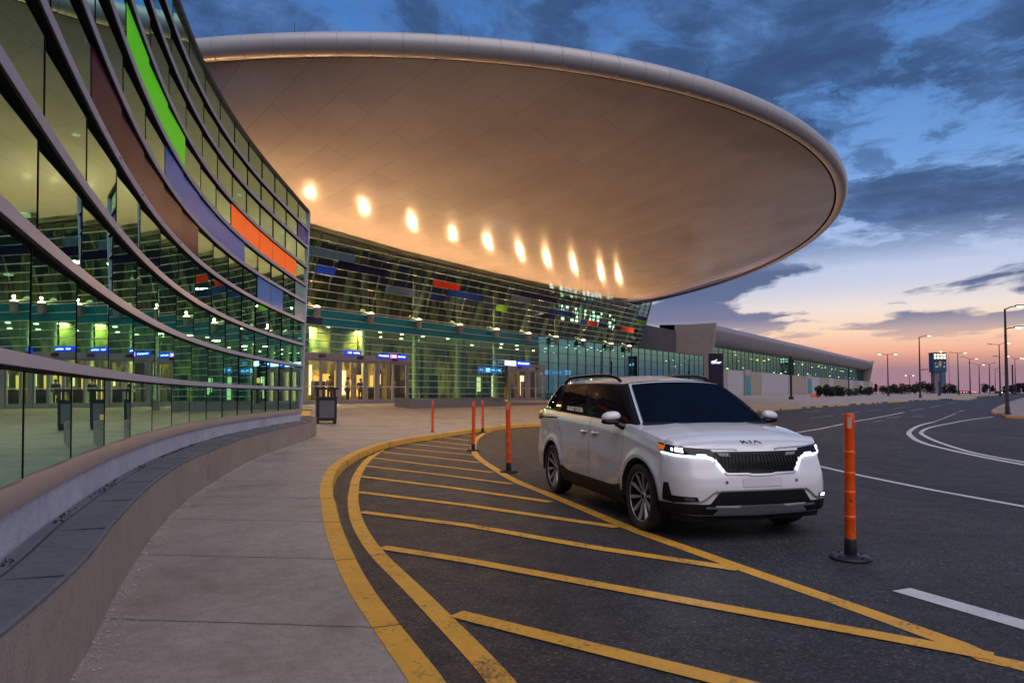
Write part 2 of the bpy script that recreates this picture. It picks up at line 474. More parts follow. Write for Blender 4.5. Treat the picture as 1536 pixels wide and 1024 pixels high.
LINE2 = [(1536, 1000), (1440, 968), (1290, 914), (1130, 858), (1040, 826), (950, 794), (880, 765), (820, 740), (778, 723), (747, 706), (720, 688), (711, 676), (711.5, 664), (718.5, 655), (735, 646.5), (769, 640), (811.6, 636.4)]
l2 = [on_road(u, v) for u, v in LINE2]
l2 = [l2[0]+Vector((2.6, -1.75, 0)), l2[0]+Vector((1.2, -.8, 0))]+l2
stripe(l2, .16, M['yellow'], 'curved yellow border line passing under the minivan', world=True)
HAT = [[(684, 921), (900, 975), (1110, 1027), (1420, 1105)], [(572, 821), (700, 841), (900, 878), (1130, 920), (1310, 952), (1490, 985.5)], [(541, 768), (700, 788), (900, 823), (1108, 854)],
       [(537, 738), (700, 758), (928, 791)], [(540, 714.5), (680, 732), (826, 753)], [(549, 699), (660, 712), (768, 726)], [(561, 687), (650, 698), (738, 708.5)],
       [(574, 678), (650, 686), (721, 694)], [(591, 671), (650, 677), (714, 683)], [(607, 664.6), (660, 670), (712, 675.5)], [(623, 658.8), (660, 663), (709, 668.3)], [(645, 654), (680, 658), (709, 661)], [(672, 649.5), (715, 654)]]
for k, hp in enumerate(HAT):
    stripe(hp, .155 if k < 5 else .13, M['yellow'], ['nearest diagonal yellow hatch stripe at the bottom edge', 'long diagonal yellow hatch stripe second from the camera'][k] if k < 2 else 'diagonal yellow hatch stripe in the no-parking bay', dz=.008, straight=True)
stripe([(1222, 697.5), (1286, 712), (1400, 735), (1536, 759.5), (1680, 785)], .13, M['white_paint'], 'long thin white lane line beyond the tall orange post', straight=True)
stripe([(1352, 884), (1442, 910), (1560, 944), (1660, 972)], .2, M['white_paint'], 'thick white lane dash at lower right', straight=True)
stripe([(1399, 633), (1378, 638.5), (1364, 647.5), (1369, 656), (1386, 664.5), (1420, 673.5), (1468, 684), (1536, 697), (1640, 715)], .17, M['white_paint'], 'outer line of the double white curve')
stripe([(1490, 625), (1457, 629), (1429, 634), (1395, 641), (1382, 648), (1388, 654), (1403, 661), (1432, 671), (1468, 680.6), (1536, 693), (1640, 710)], .15, M['white_paint'], 'inner line of the double white curve')
stripe([(1193, 649), (1230, 643), (1290, 630.5), (1356, 618)], .15, M['white_paint'], 'straight white lane line behind the orange post', straight=True)
stripe([(1399, 633), (1434, 619.5)], .13, M['faded_white'], 'short white line joining the double curve', straight=True)
stripe([(1156, 635), (1243, 639), (1380, 647.5), (1536, 657.5), (1640, 664)], .13, M['faded_yellow'], 'faint yellow line crossing the road', straight=True)
for a, b in (((1365, 616), (1385, 612.5)), ((1395, 610.5), (1412, 607.5)), ((1368, 625), (1386, 623.5)), ((1420, 625), (1432, 621)), ((1437, 617.5), (1447, 615)), ((1330, 627), (1352, 624.5)),
             ((1215, 627), (1250, 623)), ((1262, 621), (1290, 617.5)), ((1300, 616.5), (1322, 614.5)), ((1340, 612.5), (1360, 610.5)), ((1420, 605), (1436, 603)), ((1445, 601.6), (1458, 600.2)), ((1205, 618), (1230, 616)), ((1310, 632), (1325, 630.6))):
    stripe([a, b], .16, M['faded_white'], 'short worn white lane dash on the far road', straight=True)
# ------------------------------------------------------------------ glazed pavilion at the left
WB = [(0, 832), (50, 795), (100, 760), (160, 722), (200, 700), (250, 678), (300, 661), (370, 644), (410, 636.5), (450, 630)]
wb = [at_z(u, v, .68) for u, v in WB]
# smooth the measured plan with a low-order fit X(Y)
import numpy as np
yy = np.array([p.y for p in wb]); xx = np.array([p.x for p in wb])
co = np.polyfit(yy, xx, 4, w=1/yy)
YE = float(yy[-1])
def px(y):
    if y >= 3.4: return float(np.polyval(co, y))
    s = float(np.polyval(np.polyder(co), 3.4)); return float(np.polyval(co, 3.4))+s*(y-3.4)
wall = resample([Vector((px(-7+i*(YE+7)/300), -7+i*(YE+7)/300, 0)) for i in range(301)], .05)
fac = resample(wall, 1.33)
NP = len(fac)-1
def nrm_at(i, L=fac):
    a = L[max(0, i-1)]; b = L[min(len(L)-1, i+1)]; t_ = (b-a).normalized(); return Vector((t_.y, -t_.x, 0))
ZB = 1.045
ZN = [1.045, 1.70, 2.40, 3.04, 3.66, 4.22, 4.74, 5.24, 5.74, 6.20, 6.58]
ZFAR = [1.045, 1.665, 2.37, 3.03, 3.75, 4.38, 4.89, 5.47, 6.10, 6.64, 7.22]
def zk(k, y): return ZN[k]+(ZFAR[k]-ZN[k])*sm((y-3)/17)
LEAN = .03
def FP(i, k, off=0.0, dz=0.0, L=fac):
    p = L[i]; z = zk(k, p.y)+dz; n = nrm_at(i, L)
    q = p+n*(LEAN*(z-ZB)+off); return Vector((q.x, q.y, z))
M['mirror_glass'] = glass('green_mirror_glass', (.55, .94, .80), (.12, .36, .30), .78, .003, 1.0)
M['band'] = simple('lilac_grey_aluminium', (.56, .55, .63), .45, .0, var=.06, spec=.3)
M['black'] = simple('flat_black', (.010, .010, .012), .7, spec=.05)
M['dark_frame'] = simple('dark_bronze_frame', (.045, .04, .042), .45, .3)
pav = thing('glass_pavilion', 'curved green glass building with lilac bands leaning over the pavement at left', 'building', (wall[len(wall)//2].x, wall[len(wall)//2].y, 0))
# each pane is tilted back a little inside its frame, shingle fashion
def pane(i, k, off=0.0):
    w_ = .011*sm((16-fac[i].y)/7.0)
    return [FP(i, k, off-w_+.026), FP(i+1, k, off+w_+.026), FP(i+1, k+1, off+w_), FP(i, k+1, off-w_)]
# faceted glass: one flat pane per bay and row, kept as one part
mb = MB()
for k in range(10):
    for i in range(NP):
        mb.quad(*pane(i, k))
obj('glazing', mb, M['mirror_glass'], pav)
for i in range(0, NP+1):
    mb = MB()
    for k in range(10):
        mb.bar(FP(i, k, .024), FP(i, k+1, -.002), .012, .034, up=nrm_at(i))
    obj('glazing_joint', mb, M['black'], pav)
fine = resample(wall, .33)
for k in range(1, 11):
    R = []; G = []
    for i in range(len(fine)):
        hgt = .074 if k < 10 else .08
        a = FP(i, k, -.03, hgt/2, fine); b = FP(i, k, .048, hgt/2, fine); c = FP(i, k, .048, -hgt/2, fine); d = FP(i, k, -.03, -hgt/2, fine)
        R.append([d, c, b, a])
        e = FP(i, k, .044, -hgt/2-.002, fine); f_ = FP(i, k, .040, -hgt/2-.020, fine); g_ = FP(i, k, -.02, -hgt/2-.020, fine); h_ = FP(i, k, -.02, -hgt/2-.004, fine)
        G.append([h_, e, f_, g_])
    mb = MB(); mb.rows(R, True); b_ = obj('mullion_band', mb, M['band'] if k < 10 else M['dark_frame'], pav, smooth=True)
    if k < 10:
        mb = MB(); mb.rows(G, True); obj('under_strip', mb, M['black'], b_)  # thin black strip along the underside of each band
# coloured panes (row, pixel range at that row's middle)
def pane_range(k, u0, u1):
    best = []
    for u in (u0, u1):
        bi, bd = 0, 1e9
        for i in range(NP+1):
            p = FP(i, k)*.5+FP(i, k+1)*.5
            if p.y < 1: continue
            d = abs(768+F*p.x/p.y-u)
            if d < bd: bi, bd = i, d
        best.append(bi)
    return best
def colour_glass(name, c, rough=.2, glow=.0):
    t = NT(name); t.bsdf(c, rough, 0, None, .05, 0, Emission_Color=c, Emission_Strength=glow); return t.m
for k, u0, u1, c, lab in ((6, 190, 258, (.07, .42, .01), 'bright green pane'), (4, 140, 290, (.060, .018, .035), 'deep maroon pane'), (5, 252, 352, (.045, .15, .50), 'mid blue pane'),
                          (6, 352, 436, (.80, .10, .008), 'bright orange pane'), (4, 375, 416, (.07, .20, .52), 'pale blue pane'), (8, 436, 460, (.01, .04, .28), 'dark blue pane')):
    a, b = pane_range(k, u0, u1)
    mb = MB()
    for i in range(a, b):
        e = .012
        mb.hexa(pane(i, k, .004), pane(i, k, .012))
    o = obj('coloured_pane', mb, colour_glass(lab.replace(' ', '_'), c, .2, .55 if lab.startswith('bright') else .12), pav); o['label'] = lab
sky_tone_m = colour_glass('painted_sky_reflection', (.42, .56, .50), .15)  # pale colour stands in for sky reflected in the two end panes
for k in (4, 5):
    mb = MB(); i = NP-1
    mb.hexa(pane(i, k, .004), pane(i, k, .012))
    o = obj('coloured_pane', mb, sky_tone_m, pav); o['label'] = 'pane with its sky reflection painted pale mint'
# end post, return wall
mb = MB(); mb.bar(FP(NP, 0, .02, -.02), FP(NP, 10, .02), .09, .09, up=nrm_at(NP)); obj('end_post', mb, M['band'], pav)
en = nrm_at(NP)
mb = MB()
for k in range(10):
    a = FP(NP, k); b = FP(NP, k+1); mb.quad(a, a-en*9, b-en*9, b)
obj('return_glazing', mb, M['mirror_glass'], pav)
# sill and rough white base wall
def sweep(prof, L, cap=True):
    mb = MB(); R = []
    for i, p in enumerate(L):
        n = nrm_at(i, L); R.append([Vector((p.x+n.x*d, p.y+n.y*d, z)) for d, z in prof])
    mb.rows(R, True)
    m = len(prof); mb.f.append(tuple(range(m))); mb.f.append(tuple(range(len(mb.v)-m, len(mb.v)))[::-1]); return mb
obj('sill', sweep([(-.1, .90), (.035, .90), (.035, 1.015), (.015, 1.043), (-.1, 1.043)], fine), M['sill'], pav, smooth=True)
obj('base_wall', sweep([(-.3, .3), (.012, .3), (.012, .90), (-.3, .90)], fine), M['rough_white'], pav, smooth=True)
# inside: floor, back wall, ceiling and a few lit downlights
t = NT('lobby_wall'); p = t.pos(); t.bsdf(t.ramp(t.noise(p, .8, 4), [(.3, (.10, .085, .05)), (.7, (.25, .2, .12))]), .7); M['lobby_wall'] = t.m
def offs(d, L=fine): return [L[i]-nrm_at(i, L)*d for i in range(len(L))]
bk = offs(5.5); bk2 = offs(.12)
mb = MB(); mb.rows([[Vector((a.x, a.y, ZB-.06)), Vector((b.x, b.y, ZB-.06))] for a, b in zip(bk2, bk)]); obj('lobby_floor', mb, M['lobby_wall'], pav)
mb = MB(); mb.rows([[Vector((b.x, b.y, ZB-.06)), Vector((b.x, b.y, 7.6))] for b in bk]); obj('lobby_back_wall', mb, M['lobby_wall'], pav)
mb = MB(); mb.rows([[FP(i, 10, -.05, -.08, fine), Vector((b.x, b.y, zk(10, b.y)-.08))] for i, b in enumerate(bk)]); obj('lobby_ceiling', mb, M['lobby_wall'], pav)
mb = MB(); mb.rows([[FP(i, 10, .02, .06, fine), Vector((b.x, b.y, zk(10, b.y)+.06))] for i, b in enumerate(bk)]); obj('roof', mb, M['dark_frame'], pav)
mb = MB(); mb.rows([[FP(i, 4, -.35, -.1, fine), Vector((b.x, b.y, zk(4, b.y)-.1))] for i, b in enumerate(bk)]); obj('upper_floor', mb, M['lobby_wall'], pav)
M['warm_lamp'] = emit('warm_downlight', (1, .78, .45), 9)
for i in range(22, len(fine)-4, 7):
    for d in (1.2, 3.2):
        b = fine[i]-nrm_at(i, fine)*d
        mb = MB(); mb.lathe([(.0, 0), (.07, 0), (.07, .03), (0, .03)], (b.x, b.y, zk(4 if (i//7) % 2 else 10, b.y)-.16), 10); obj('ceiling_light', mb, M['warm_lamp'], pav)

# ------------------------------------------------------------------ low concrete bench wall along the pavement
bw = thing('bench_wall', 'long curved low concrete seat wall in front of the green glass building', 'low wall', (bfp[len(bfp)//2].x, bfp[len(bfp)//2].y, 0))
NB = [-n for n in normals2(bfp)]      # towards the building
for _ in range(10): NB = [NB[0]]+[(NB[i-1]+NB[i]*2+NB[i+1]).normalized() for i in range(1, len(NB)-1)]+[NB[-1]]
wallpts = [Vector((p.x, p.y, 0)) for p in fine]
def depth_to_wall(p):
    best = 99; q = Vector((p.x, p.y, 0))
    for a, b in zip(wallpts, wallpts[1:]):
        e = b-a; t_ = max(0, min(1, (q-a).dot(e)/e.length_squared)); best = min(best, (q-a-e*t_).length)
    return best
R1 = []; R2 = []
DW = [max(.28, depth_to_wall(p)-.05) for p in bfp]
for _ in range(12): DW = [DW[0]]+[(DW[i-1]+DW[i]*2+DW[i+1])/4 for i in range(1, len(DW)-1)]+[DW[-1]]
for i, (p, n) in enumerate(zip(bfp, NB)):
    D = DW[i]
    a = Vector((p.x, p.y, .10)); f2 = Vector((p.x, p.y, .59))
    R1.append([a, Vector((p.x, p.y, .646)), Vector((p.x, p.y, .646))+n*(D-.2), a+n*(D-.2)])
    q = p-n*.004
    R2.append([Vector((q.x, q.y, .65)), Vector((q.x, q.y, .664)), Vector((q.x, q.y, .674))+n*.012, Vector((q.x, q.y, .680))+n*(D*.8), Vector((q.x, q.y, .64))+n*(D*.815), Vector((q.x, q.y, .64))+n*(D*.86), Vector((q.x, q.y, .672))+n*(D*.875), Vector((q.x, q.y, .672))+n*(D+.03), Vector((q.x, q.y, .59))+n*(D+.03)])
mb = MB(); mb.rows(R1, True); mb.f.append((0, 1, 2, 3)); m = len(mb.v); mb.f.append((m-1, m-2, m-3, m-4)); obj('wall_face', mb, M['bench_face'], bw, smooth=True, angle=30)
mb = MB(); mb.rows(R2, True); mb.f.append(tuple(range(9))); m = len(mb.v); mb.f.append(tuple(range(m-1, m-10, -1))); obj('seat_cap', mb, M['bench_cap'], bw, smooth=True, angle=25)
# joints across the cap
mb = MB()
for i in range(3, len(bfp), 5):
    p = bfp[i]; n = NB[i]; D = DW[i]; tt = Vector((-n.y, n.x, 0))
    c = p+n*D*.38; mb.box(Vector((c.x, c.y, .6785)), (.006, D*.74, .0035), tt, n)
obj('cap_joint', mb, simple('joint_mortar', (.05, .048, .046), .9), bw)
# weeds in the gutter behind the seat
random.seed(3); mb = MB()
for k in range(900):
    i = random.randrange(2, len(bfp)-2); p = bfp[i].lerp(bfp[i+1], random.random()); n = NB[i]; D = depth_to_wall(p)-.05
    if math.sin(i*.9)+math.sin(i*.37+1) < -.2: continue
    c = Vector((p.x, p.y, .66))+n*(D*.93+random.uniform(-.02, .03)); a = random.uniform(0, 6.3); h = random.uniform(.01, .035)
    d = Vector((math.cos(a), math.sin(a), 0))*random.uniform(.008, .02)
    mb.add([c-d, c+d, c+d*.4+Vector((0, 0, h)), c-d*.8+Vector((0, 0, h*.7))], [(0, 1, 2, 3)])
M['weed'] = simple('weed', (.035, .05, .02), .8)
o = obj('weeds', mb, M['weed']); tag(o, 'dark weeds and litter in the groove behind the seat wall', 'weeds', kind='stuff')
# grit along the foot of the wall
mb = MB()
for k in range(1500):
    i = random.randrange(4, len(bfp)-2); p = bfp[i].lerp(bfp[i+1], random.random()); n = NB[i]
    d = abs(random.gauss(0, .09))+.01; s = random.uniform(.003, .014)*(1-.5*min(1, d*4))
    c = Vector((p.x, p.y, .15))-n*d; c.z = plaza(c.x, c.y)+s*.4
    mb.add([c+Vector((s, 0, 0)), c+Vector((-s*.5, s*.8, 0)), c+Vector((-s*.6, -s*.7, 0)), c+Vector((0, 0, s))], [(0, 1, 3), (1, 2, 3), (2, 0, 3), (0, 2, 1)])
M['grit'] = simple('grit', (.50, .46, .42), .85, var=.6, scale=60)
o = obj('grit', mb, M['grit']); tag(o, 'loose pale grit gathered at the foot of the seat wall', 'grit', kind='stuff')
# ------------------------------------------------------------------ main terminal with the elliptical canopy
def on_d(u, v, dd=0.0):
    d = ray(u, v); k = (N.dot(P0)+dd)/N.dot(d); p = d*k
    s, _ = td(p.x, p.y); return s, H+p.z
ZL = 6.6; SL = .32
def on_up(u, v):
    d = ray(u, v); k = (N.dot(P0)+SL*(H-ZL))/(N.dot(d)-SL*d.z); p = d*k
    s, _ = td(p.x, p.y); return s, H+p.z
def UP(s, z, off=0.0): return TP(s, SL*(z-ZL)+off*.952, z-off*.305)
EC = Vector((-19.269, 86.92, 0)); E1 = Vector((.39735, -.91767, 0)); E2 = Vector((.91767, .39735, 0)); EA, EB = 61.985, 42.183; ER = 15.0
def er(x, y):
    q = Vector((x, y, 0))-EC; return math.hypot(q.dot(E1)/EA, q.dot(E2)/EB)
ZF = ([-40, -9.8, -1.8, 8, 14.6, 22, 27.7, 31.8, 37.2, 42, 48], [11.8, 11.0, 10.72, 10.68, 10.70, 10.75, 10.9, 11.2, 11.9, 13.4, 15])
def zf(s): return lin(s, *ZF)
def zsof(x, y):
    s, d = td(x, y); z0 = zf(s); p = TP(s, 1.35, 0); rf = er(p.x, p.y); r = er(x, y)
    if rf >= .99 or z0 >= 14.99: return ER
    q = (1-r*r)/(1-rf*rf); q = max(0, q)
    q = q if q < .85 else .85+.15*(1-math.exp(-(q-.85)/.15))    # eases into the level strip over the glass
    return ER-(ER-z0)*min(1, q)

M['term_glass'] = glass('teal_glass', (.24, .64, .64), (.33, .62, .44), .07, .006, .55)
M['pale_glass'] = glass('sky_glass', (.19, .60, .68), (.10, .36, .36), .62, .006, .6)
M['up_glass'] = glass('upper_glass', (.45, .66, .58), (.42, .62, .46), .07, .006, .6)
M['grid'] = simple('pale_grid_bar', (.74, .80, .76), .4, 0, var=.05)
M['dark_grid'] = simple('dark_grid_bar', (.10, .14, .135), .45, .2)
M['teal'] = simple('teal_spandrel', (.012, .24, .29), .3, var=.2, scale=.8, spec=.2)
M['navy'] = simple('navy_panel', (.008, .011, .045), .25)
M['steel'] = simple('grey_steel_frame', (.36, .33, .34), .42, .25, var=.05)
M['plinth'] = simple('plinth_stone', (.24, .215, .215), .6)
def m_soffit():
    t = NT('soffit_panels'); p = t.pos()
    a = math.atan2(N.y, N.x)
    q = t.mapping(p, rot=(0, 0, 0)); q = t.n('ShaderNodeVectorRotate', rotation_type='Z_AXIS'); q.inputs['Angle'].default_value = -a; t.l(p, q.inputs['Vector'])
    br = t.n('ShaderNodeTexBrick'); br.offset = .37; br.inputs['Scale'].default_value = 1; br.inputs['Brick Width'].default_value = 7.5; br.inputs['Row Height'].default_value = 1.5
    br.inputs['Mortar Size'].default_value = .008; br.inputs['Mortar Smooth'].default_value = .3; t.l(q.outputs[0], br.inputs['Vector'])
    br.inputs['Color1'].default_value = (.66, .60, .545, 1); br.inputs['Color2'].default_value = (.71, .645, .59, 1); br.inputs['Mortar'].default_value = (.38, .33, .30, 1)
    nz = t.noise(p, .35, 5, .6)
    c = t.mix(1.0, br.outputs['Color'], t.ramp(nz, [(.3, .88), (.7, 1.05)]), 'MULTIPLY')
    # panel-to-panel tilt keeps the lamp streaks from being perfectly clean
    wob = t.bump(t.math('ADD', t.math('MULTIPLY', t.noise(p, .8, 2), 1.0), t.math('MULTIPLY', br.outputs['Fac'], -.02)), .045, .3)
    t.bsdf(c, t.ramp(t.noise(p, 1.5, 4), [(.3, .13), (.7, .18)]), 0, wob, .5); return t.m
M['soffit'] = m_soffit()
M['rim'] = simple('canopy_rim_panel', (.52, .49, .48), .34, .1, var=.05, scale=1.2)
term = thing('airport_terminal', 'airport terminal with huge warm-lit elliptical canopy over its glass front', 'building', TP(20, 0, FLOOR))

# --- canopy soffit, rim, roof
mb = MB(); NPH = 300; rr_ = [.30+.70*(i/46)**.8 for i in range(47)]
R = []
for r in rr_:
    row = []
    for k in range(NPH):
        a = 2*PI*k/NPH; p = EC+E1*(EA*r*math.cos(a))+E2*(EB*r*math.sin(a))
        row.append(Vector((p.x, p.y, zsof(p.x, p.y))))
    R.append(row)
mb.rows(R, True)
keep = []
for f in mb.f:
    c = sum((mb.v[i] for i in f), Vector())/len(f); s, d = td(c.x, c.y)
    if d > -1.0 or (s > 40 and er(c.x, c.y) > .9): keep.append(f)
mb.f = keep
sof = obj('soffit', mb, M['soffit'], term, smooth='keep')
for p in sof.data.polygons: p.use_smooth = True
def rim_pt(a, off, z):
    p = EC+E1*(EA*math.cos(a))+E2*(EB*math.sin(a)); n = (E1*(math.cos(a)/EA)+E2*(math.sin(a)/EB)).normalized()
    return Vector((p.x+n.x*off, p.y+n.y*off, z))
NPAN = 264; mb = MB(); R = []
# equal arc spacing
arc = [0]; AN = 4000
for k in range(AN):
    a0 = rim_pt(2*PI*k/AN, 0, 0); a1 = rim_pt(2*PI*(k+1)/AN, 0, 0); arc.append(arc[-1]+(a1-a0).length)
def ang_at(fr):
    d = arc[-1]*(fr % 1.0); lo, hi = 0, AN
    while hi-lo > 1:
        m = (lo+hi)//2
        if arc[m] <= d: lo = m
        else: hi = m
    return 2*PI*(lo+(d-arc[lo])/(arc[lo+1]-arc[lo]))/AN
for k in range(NPAN):
    for fr, sh in ((0.0, .022), (.012, .022), (.02, 0), (.5, 0), (.98, 0), (.988, .022)):
        a = ang_at((k+fr)/NPAN); rad_ = .46-sh; row = []
        for j in range(15):
            th = -2.25+j*(4.35/14)
            row.append(rim_pt(a, .36+rad_*math.cos(th), ER+.33+rad_*math.sin(th)))
        R.append(row)
R.append(R[0]); mb.rows(R); obj('canopy_rim', mb, M['rim'], term, smooth=True, angle=50)
mb = MB(); R = []
for k in range(601):
    a = 2*PI*k/600; R.append([rim_pt(a, -.03, ER+.02), rim_pt(a, -.02, ER-.030), rim_pt(a, .15, ER-.055), rim_pt(a, .15, ER+.02)])
mb.rows(R, True); obj('rim_seam', mb, M['black'], term, smooth=True)
mb = MB(); R = []
for r in (.02, .2, .4, .6, .8, .92, 1.0):
    R.append([Vector((q.x, q.y, ER+.9+1.0*(1-r*r))) for q in [EC+E1*(EA*r*math.cos(2*PI*k/120))+E2*(EB*r*math.sin(2*PI*k/120)) for k in range(120)]])
mb.rows(R, True); obj('canopy_roof', mb, M['rim'], term, smooth=True)
for u, v in ((436, 50), (692, 51), (1064, 121), (1163, 163)):
    best = min(range(720), key=lambda k: abs(768+F*rim_pt(2*PI*k/720, .45, ER+1).x/max(1, rim_pt(2*PI*k/720, .45, ER+1).y)-u)+(0 if rim_pt(2*PI*k/720, 0, 0).y < 70 else 1e4))
    p = rim_pt(2*PI*best/720, .45, ER+.78); mb = MB(); mb.tube([p, p+Vector((0, 0, .42))], .012, 6); obj('lightning_rod', mb, M['dark_frame'], term)

# --- upper leaning glass front
S0, S1 = -24.0, 37.2
mb = MB(); ns = 96; R0 = []; R1 = []
for i in range(ns+1):
    s = S0+(S1-S0)*i/ns; R0.append(UP(s, ZL)); R1.append(UP(s, zf(s)+.05))
mb.rows([R0, R1]); obj('upper_glazing', mb, M['up_glass'], term)
mb = MB()
s = S0
while s <= S1+.01:
    mb.bar(UP(s, ZL, .02), UP(s, zf(s), .02), .055, .10, up=N); s += 1.275
mb.bar(UP(S1, ZL, .02), UP(S1, zf(S1), .02), .14, .14, up=N)
obj('upper_mullions', mb, M['dark_grid'], term)
mb = MB()
for k in range(1, 14):
    z = ZL+.16+.47*k-.47
    segs = [S0+(S1-S0)*i/48 for i in range(49)]
    for a, b in zip(segs, segs[1:]):
        if zf(a) > z and zf(b) > z: mb.bar(UP(a, z, .06), UP(b, z, .06), .05, .035, up=N)
obj('upper_transoms', mb, M['grid'], term)
mb = MB()
for i in range(ns):
    s = S0+(S1-S0)*i/ns; e = S0+(S1-S0)*(i+1)/ns; mb.bar(UP(s, zf(s)-.06, .05), UP(e, zf(e)-.06, .05), .14, .12, up=N)
obj('head_frame', mb, M['dark_frame'], term)
PAN = [(460, 532, 383, 'slate blue panel', (.05, .13, .26)), (504, 580, 404, 'black navy panel', (.003, .006, .045)), (472, 501.5, 407, 'vivid blue panel', (.01, .06, .55)), (576, 621, 438, 'pale slate panel', (.08, .16, .25)),
       (648.6, 689, 429.5, 'red orange panel', (.62, .06, .015)), (668, 725.6, 444, 'royal blue panel', (.01, .05, .26)), (645, 666, 448, 'dark blue panel', (.01, .03, .13)), (742, 760, 463, 'lime green panel', (.12, .36, .03)),
       (764, 793, 452, 'pale slate panel', (.08, .15, .22)), (779.5, 836, 448, 'black navy panel', (.008, .01, .05)), (821, 858, 472, 'royal blue panel', (.012, .04, .17)), (813, 831.5, 476, 'black navy panel', (.008, .015, .06)),
       (869, 886.5, 487, 'dark blue panel', (.012, .035, .15)), (880, 897, 482, 'red orange panel', (.58, .07, .02)), (897, 910, 484, 'dark blue panel', (.012, .035, .15)), (919, 938, 495, 'black navy panel', (.01, .015, .06)),
       (931, 951.5, 492, 'red orange panel', (.6, .08, .02)), (953, 968.6, 484.5, 'lime green panel', (.12, .36, .03)), (955, 970, 476.5, 'dark blue panel', (.012, .035, .15))]
for j, (u0, u1, v, lab, c) in enumerate(PAN):
    sa, za = on_up(u0, v-(v-420)*0); sb, zb_ = on_up(u1, v)
    sc, zc = on_up((u0+u1)/2, v)
    hh = .235 if j < 6 else .22
    zc = ZL+.16+.47*round((zc-ZL-.16-.235)/.47)+.235
    mb = MB(); e = .085+.004*(j % 3)
    mb.hexa([UP(sa, zc-hh, .07), UP(sb, zc-hh, .07), UP(sb, zc+hh, .07), UP(sa, zc+hh, .07)], [UP(sa, zc-hh, e), UP(sb, zc-hh, e), UP(sb, zc+hh, e), UP(sa, zc+hh, e)])
    o = obj('coloured_panel', mb, simple(lab.replace(' ', '_'), tuple(x*1.1 for x in c), .45, var=.1, spec=.12), term); o['label'] = lab

# --- lower glass block
LE = 58.0; SM = on_d(807, 520)[0]
V2a, V2b = on_d(756, 570)[0], on_d(809, 570)[0]
D1a, D1b = on_d(452, 560)[0], on_d(612, 570)[0]
HD = on_d(560, 538)[1]                 # underside of the door header
ZT = 5.62
mb = MB()
def gl(s0, s1, z0, z1): mb.quad(TP(s0, 0, z0), TP(s1, 0, z0), TP(s1, 0, z1), TP(s0, 0, z1))
gl(-24, D1a, FLOOR, ZT); gl(D1a, D1b, HD, ZT); gl(D1b, V2a, FLOOR+.3, ZT); gl(V2a, V2b, HD, ZT); gl(V2b, SM, FLOOR+.3, ZT)
obj('lower_glazing', mb, M['term_glass'], term)
mb = MB(); gl(SM, LE, FLOOR-.3, ZL); obj('sky_glazing', mb, M['pale_glass'], term)
mb = MB(); s = -24
while s < SM-.1:
    e = min(SM, s+2.15); mb.box(TP((s+e)/2, .02, ZT+.245), (e-s-.012, .05, .47), T, N); mb.box(TP((s+e)/2, .02, ZT+.735), (e-s-.012, .05, .47), T, N); s = e
obj('spandrel', mb, M['teal'], term)
mb = MB(); mb.box(TP((D1a+on_d(483, 480)[0])/2, .035, ZT+.245), (on_d(483, 480)[0]-D1a, .05, .475), T, N); o = obj('coloured_panel', mb, M['navy'], term); o['label'] = 'navy panel at the left end of the teal strip'
zrow = [ZT-.46*k for k in range(0, 11) if ZT-.46*k > FLOOR+.25]
mb = MB()
for z in [ZL, ZT+.49]+zrow:
    if z > HD+.2 or z >= ZT: rng = [(-24, SM)]
    else: rng = [(-24, D1a), (D1b, V2a), (V2b, SM)]
    for a, b in rng: mb.bar(TP(a, .05, z), TP(b, .05, z), .06, .04, up=(0, 0, 1))
obj('lower_transoms', mb, M['grid'], term)
mb = MB(); s = -24.0
while s < SM:
    ins = D1a-.1 < s < D1b+.1 or V2a-.1 < s < V2b+.1
    mb = MB(); mb.bar(TP(s, .02, HD+.1 if ins else FLOOR), TP(s, .02, ZT), .05, .06, up=N); s += 2.15
    obj('mullion', mb, M['dark_grid'], term)
mb = MB(); s = SM
while s <= LE+.01:
    mb.bar(TP(s, .02, FLOOR-.3), TP(s, .02, ZL), .07, .06, up=N); s += (LE-SM)/24
for z in (ZL, 6.0, 5.2, 4.3, 3.4, 2.5, 1.7): mb.bar(TP(SM, .045, z), TP(LE, .045, z), .03, .03, up=(0, 0, 1))
obj('sky_glazing_bars', mb, M['dark_grid'], term)
for a, b in ((D1b, V2a), (V2b, SM)):
    mb = MB(); mb.box(TP((a+b)/2, .03, FLOOR+.15), (b-a, .12, .32), T, N); obj('plinth', mb, M['plinth'], term)
mb = MB(); mb.quad(TP(LE, 0, FLOOR-.3), TP(LE, -9, FLOOR-.3), TP(LE, -9, ZL), TP(LE, 0, ZL)); obj('end_glazing', mb, M['pale_glass'], term)
mb = MB(); mb.box(TP((SM+LE)/2, -4.6, ZL+.04), (LE-SM+.1, 9.2, .09), T, N); mb.box(TP((S1+3+LE)/2, -4.6, ZL+.03), (.1, .1, .02), T, N); obj('lower_roof', mb, M['dark_frame'], term)
mb = MB(); mb.box(TP(55.4, -9.4, 6.3), (30.4, .8, 10.4), T, N); obj('grey_rear_wall', mb, simple('dark_grey_cladding', (.085, .078, .088), .6), term)

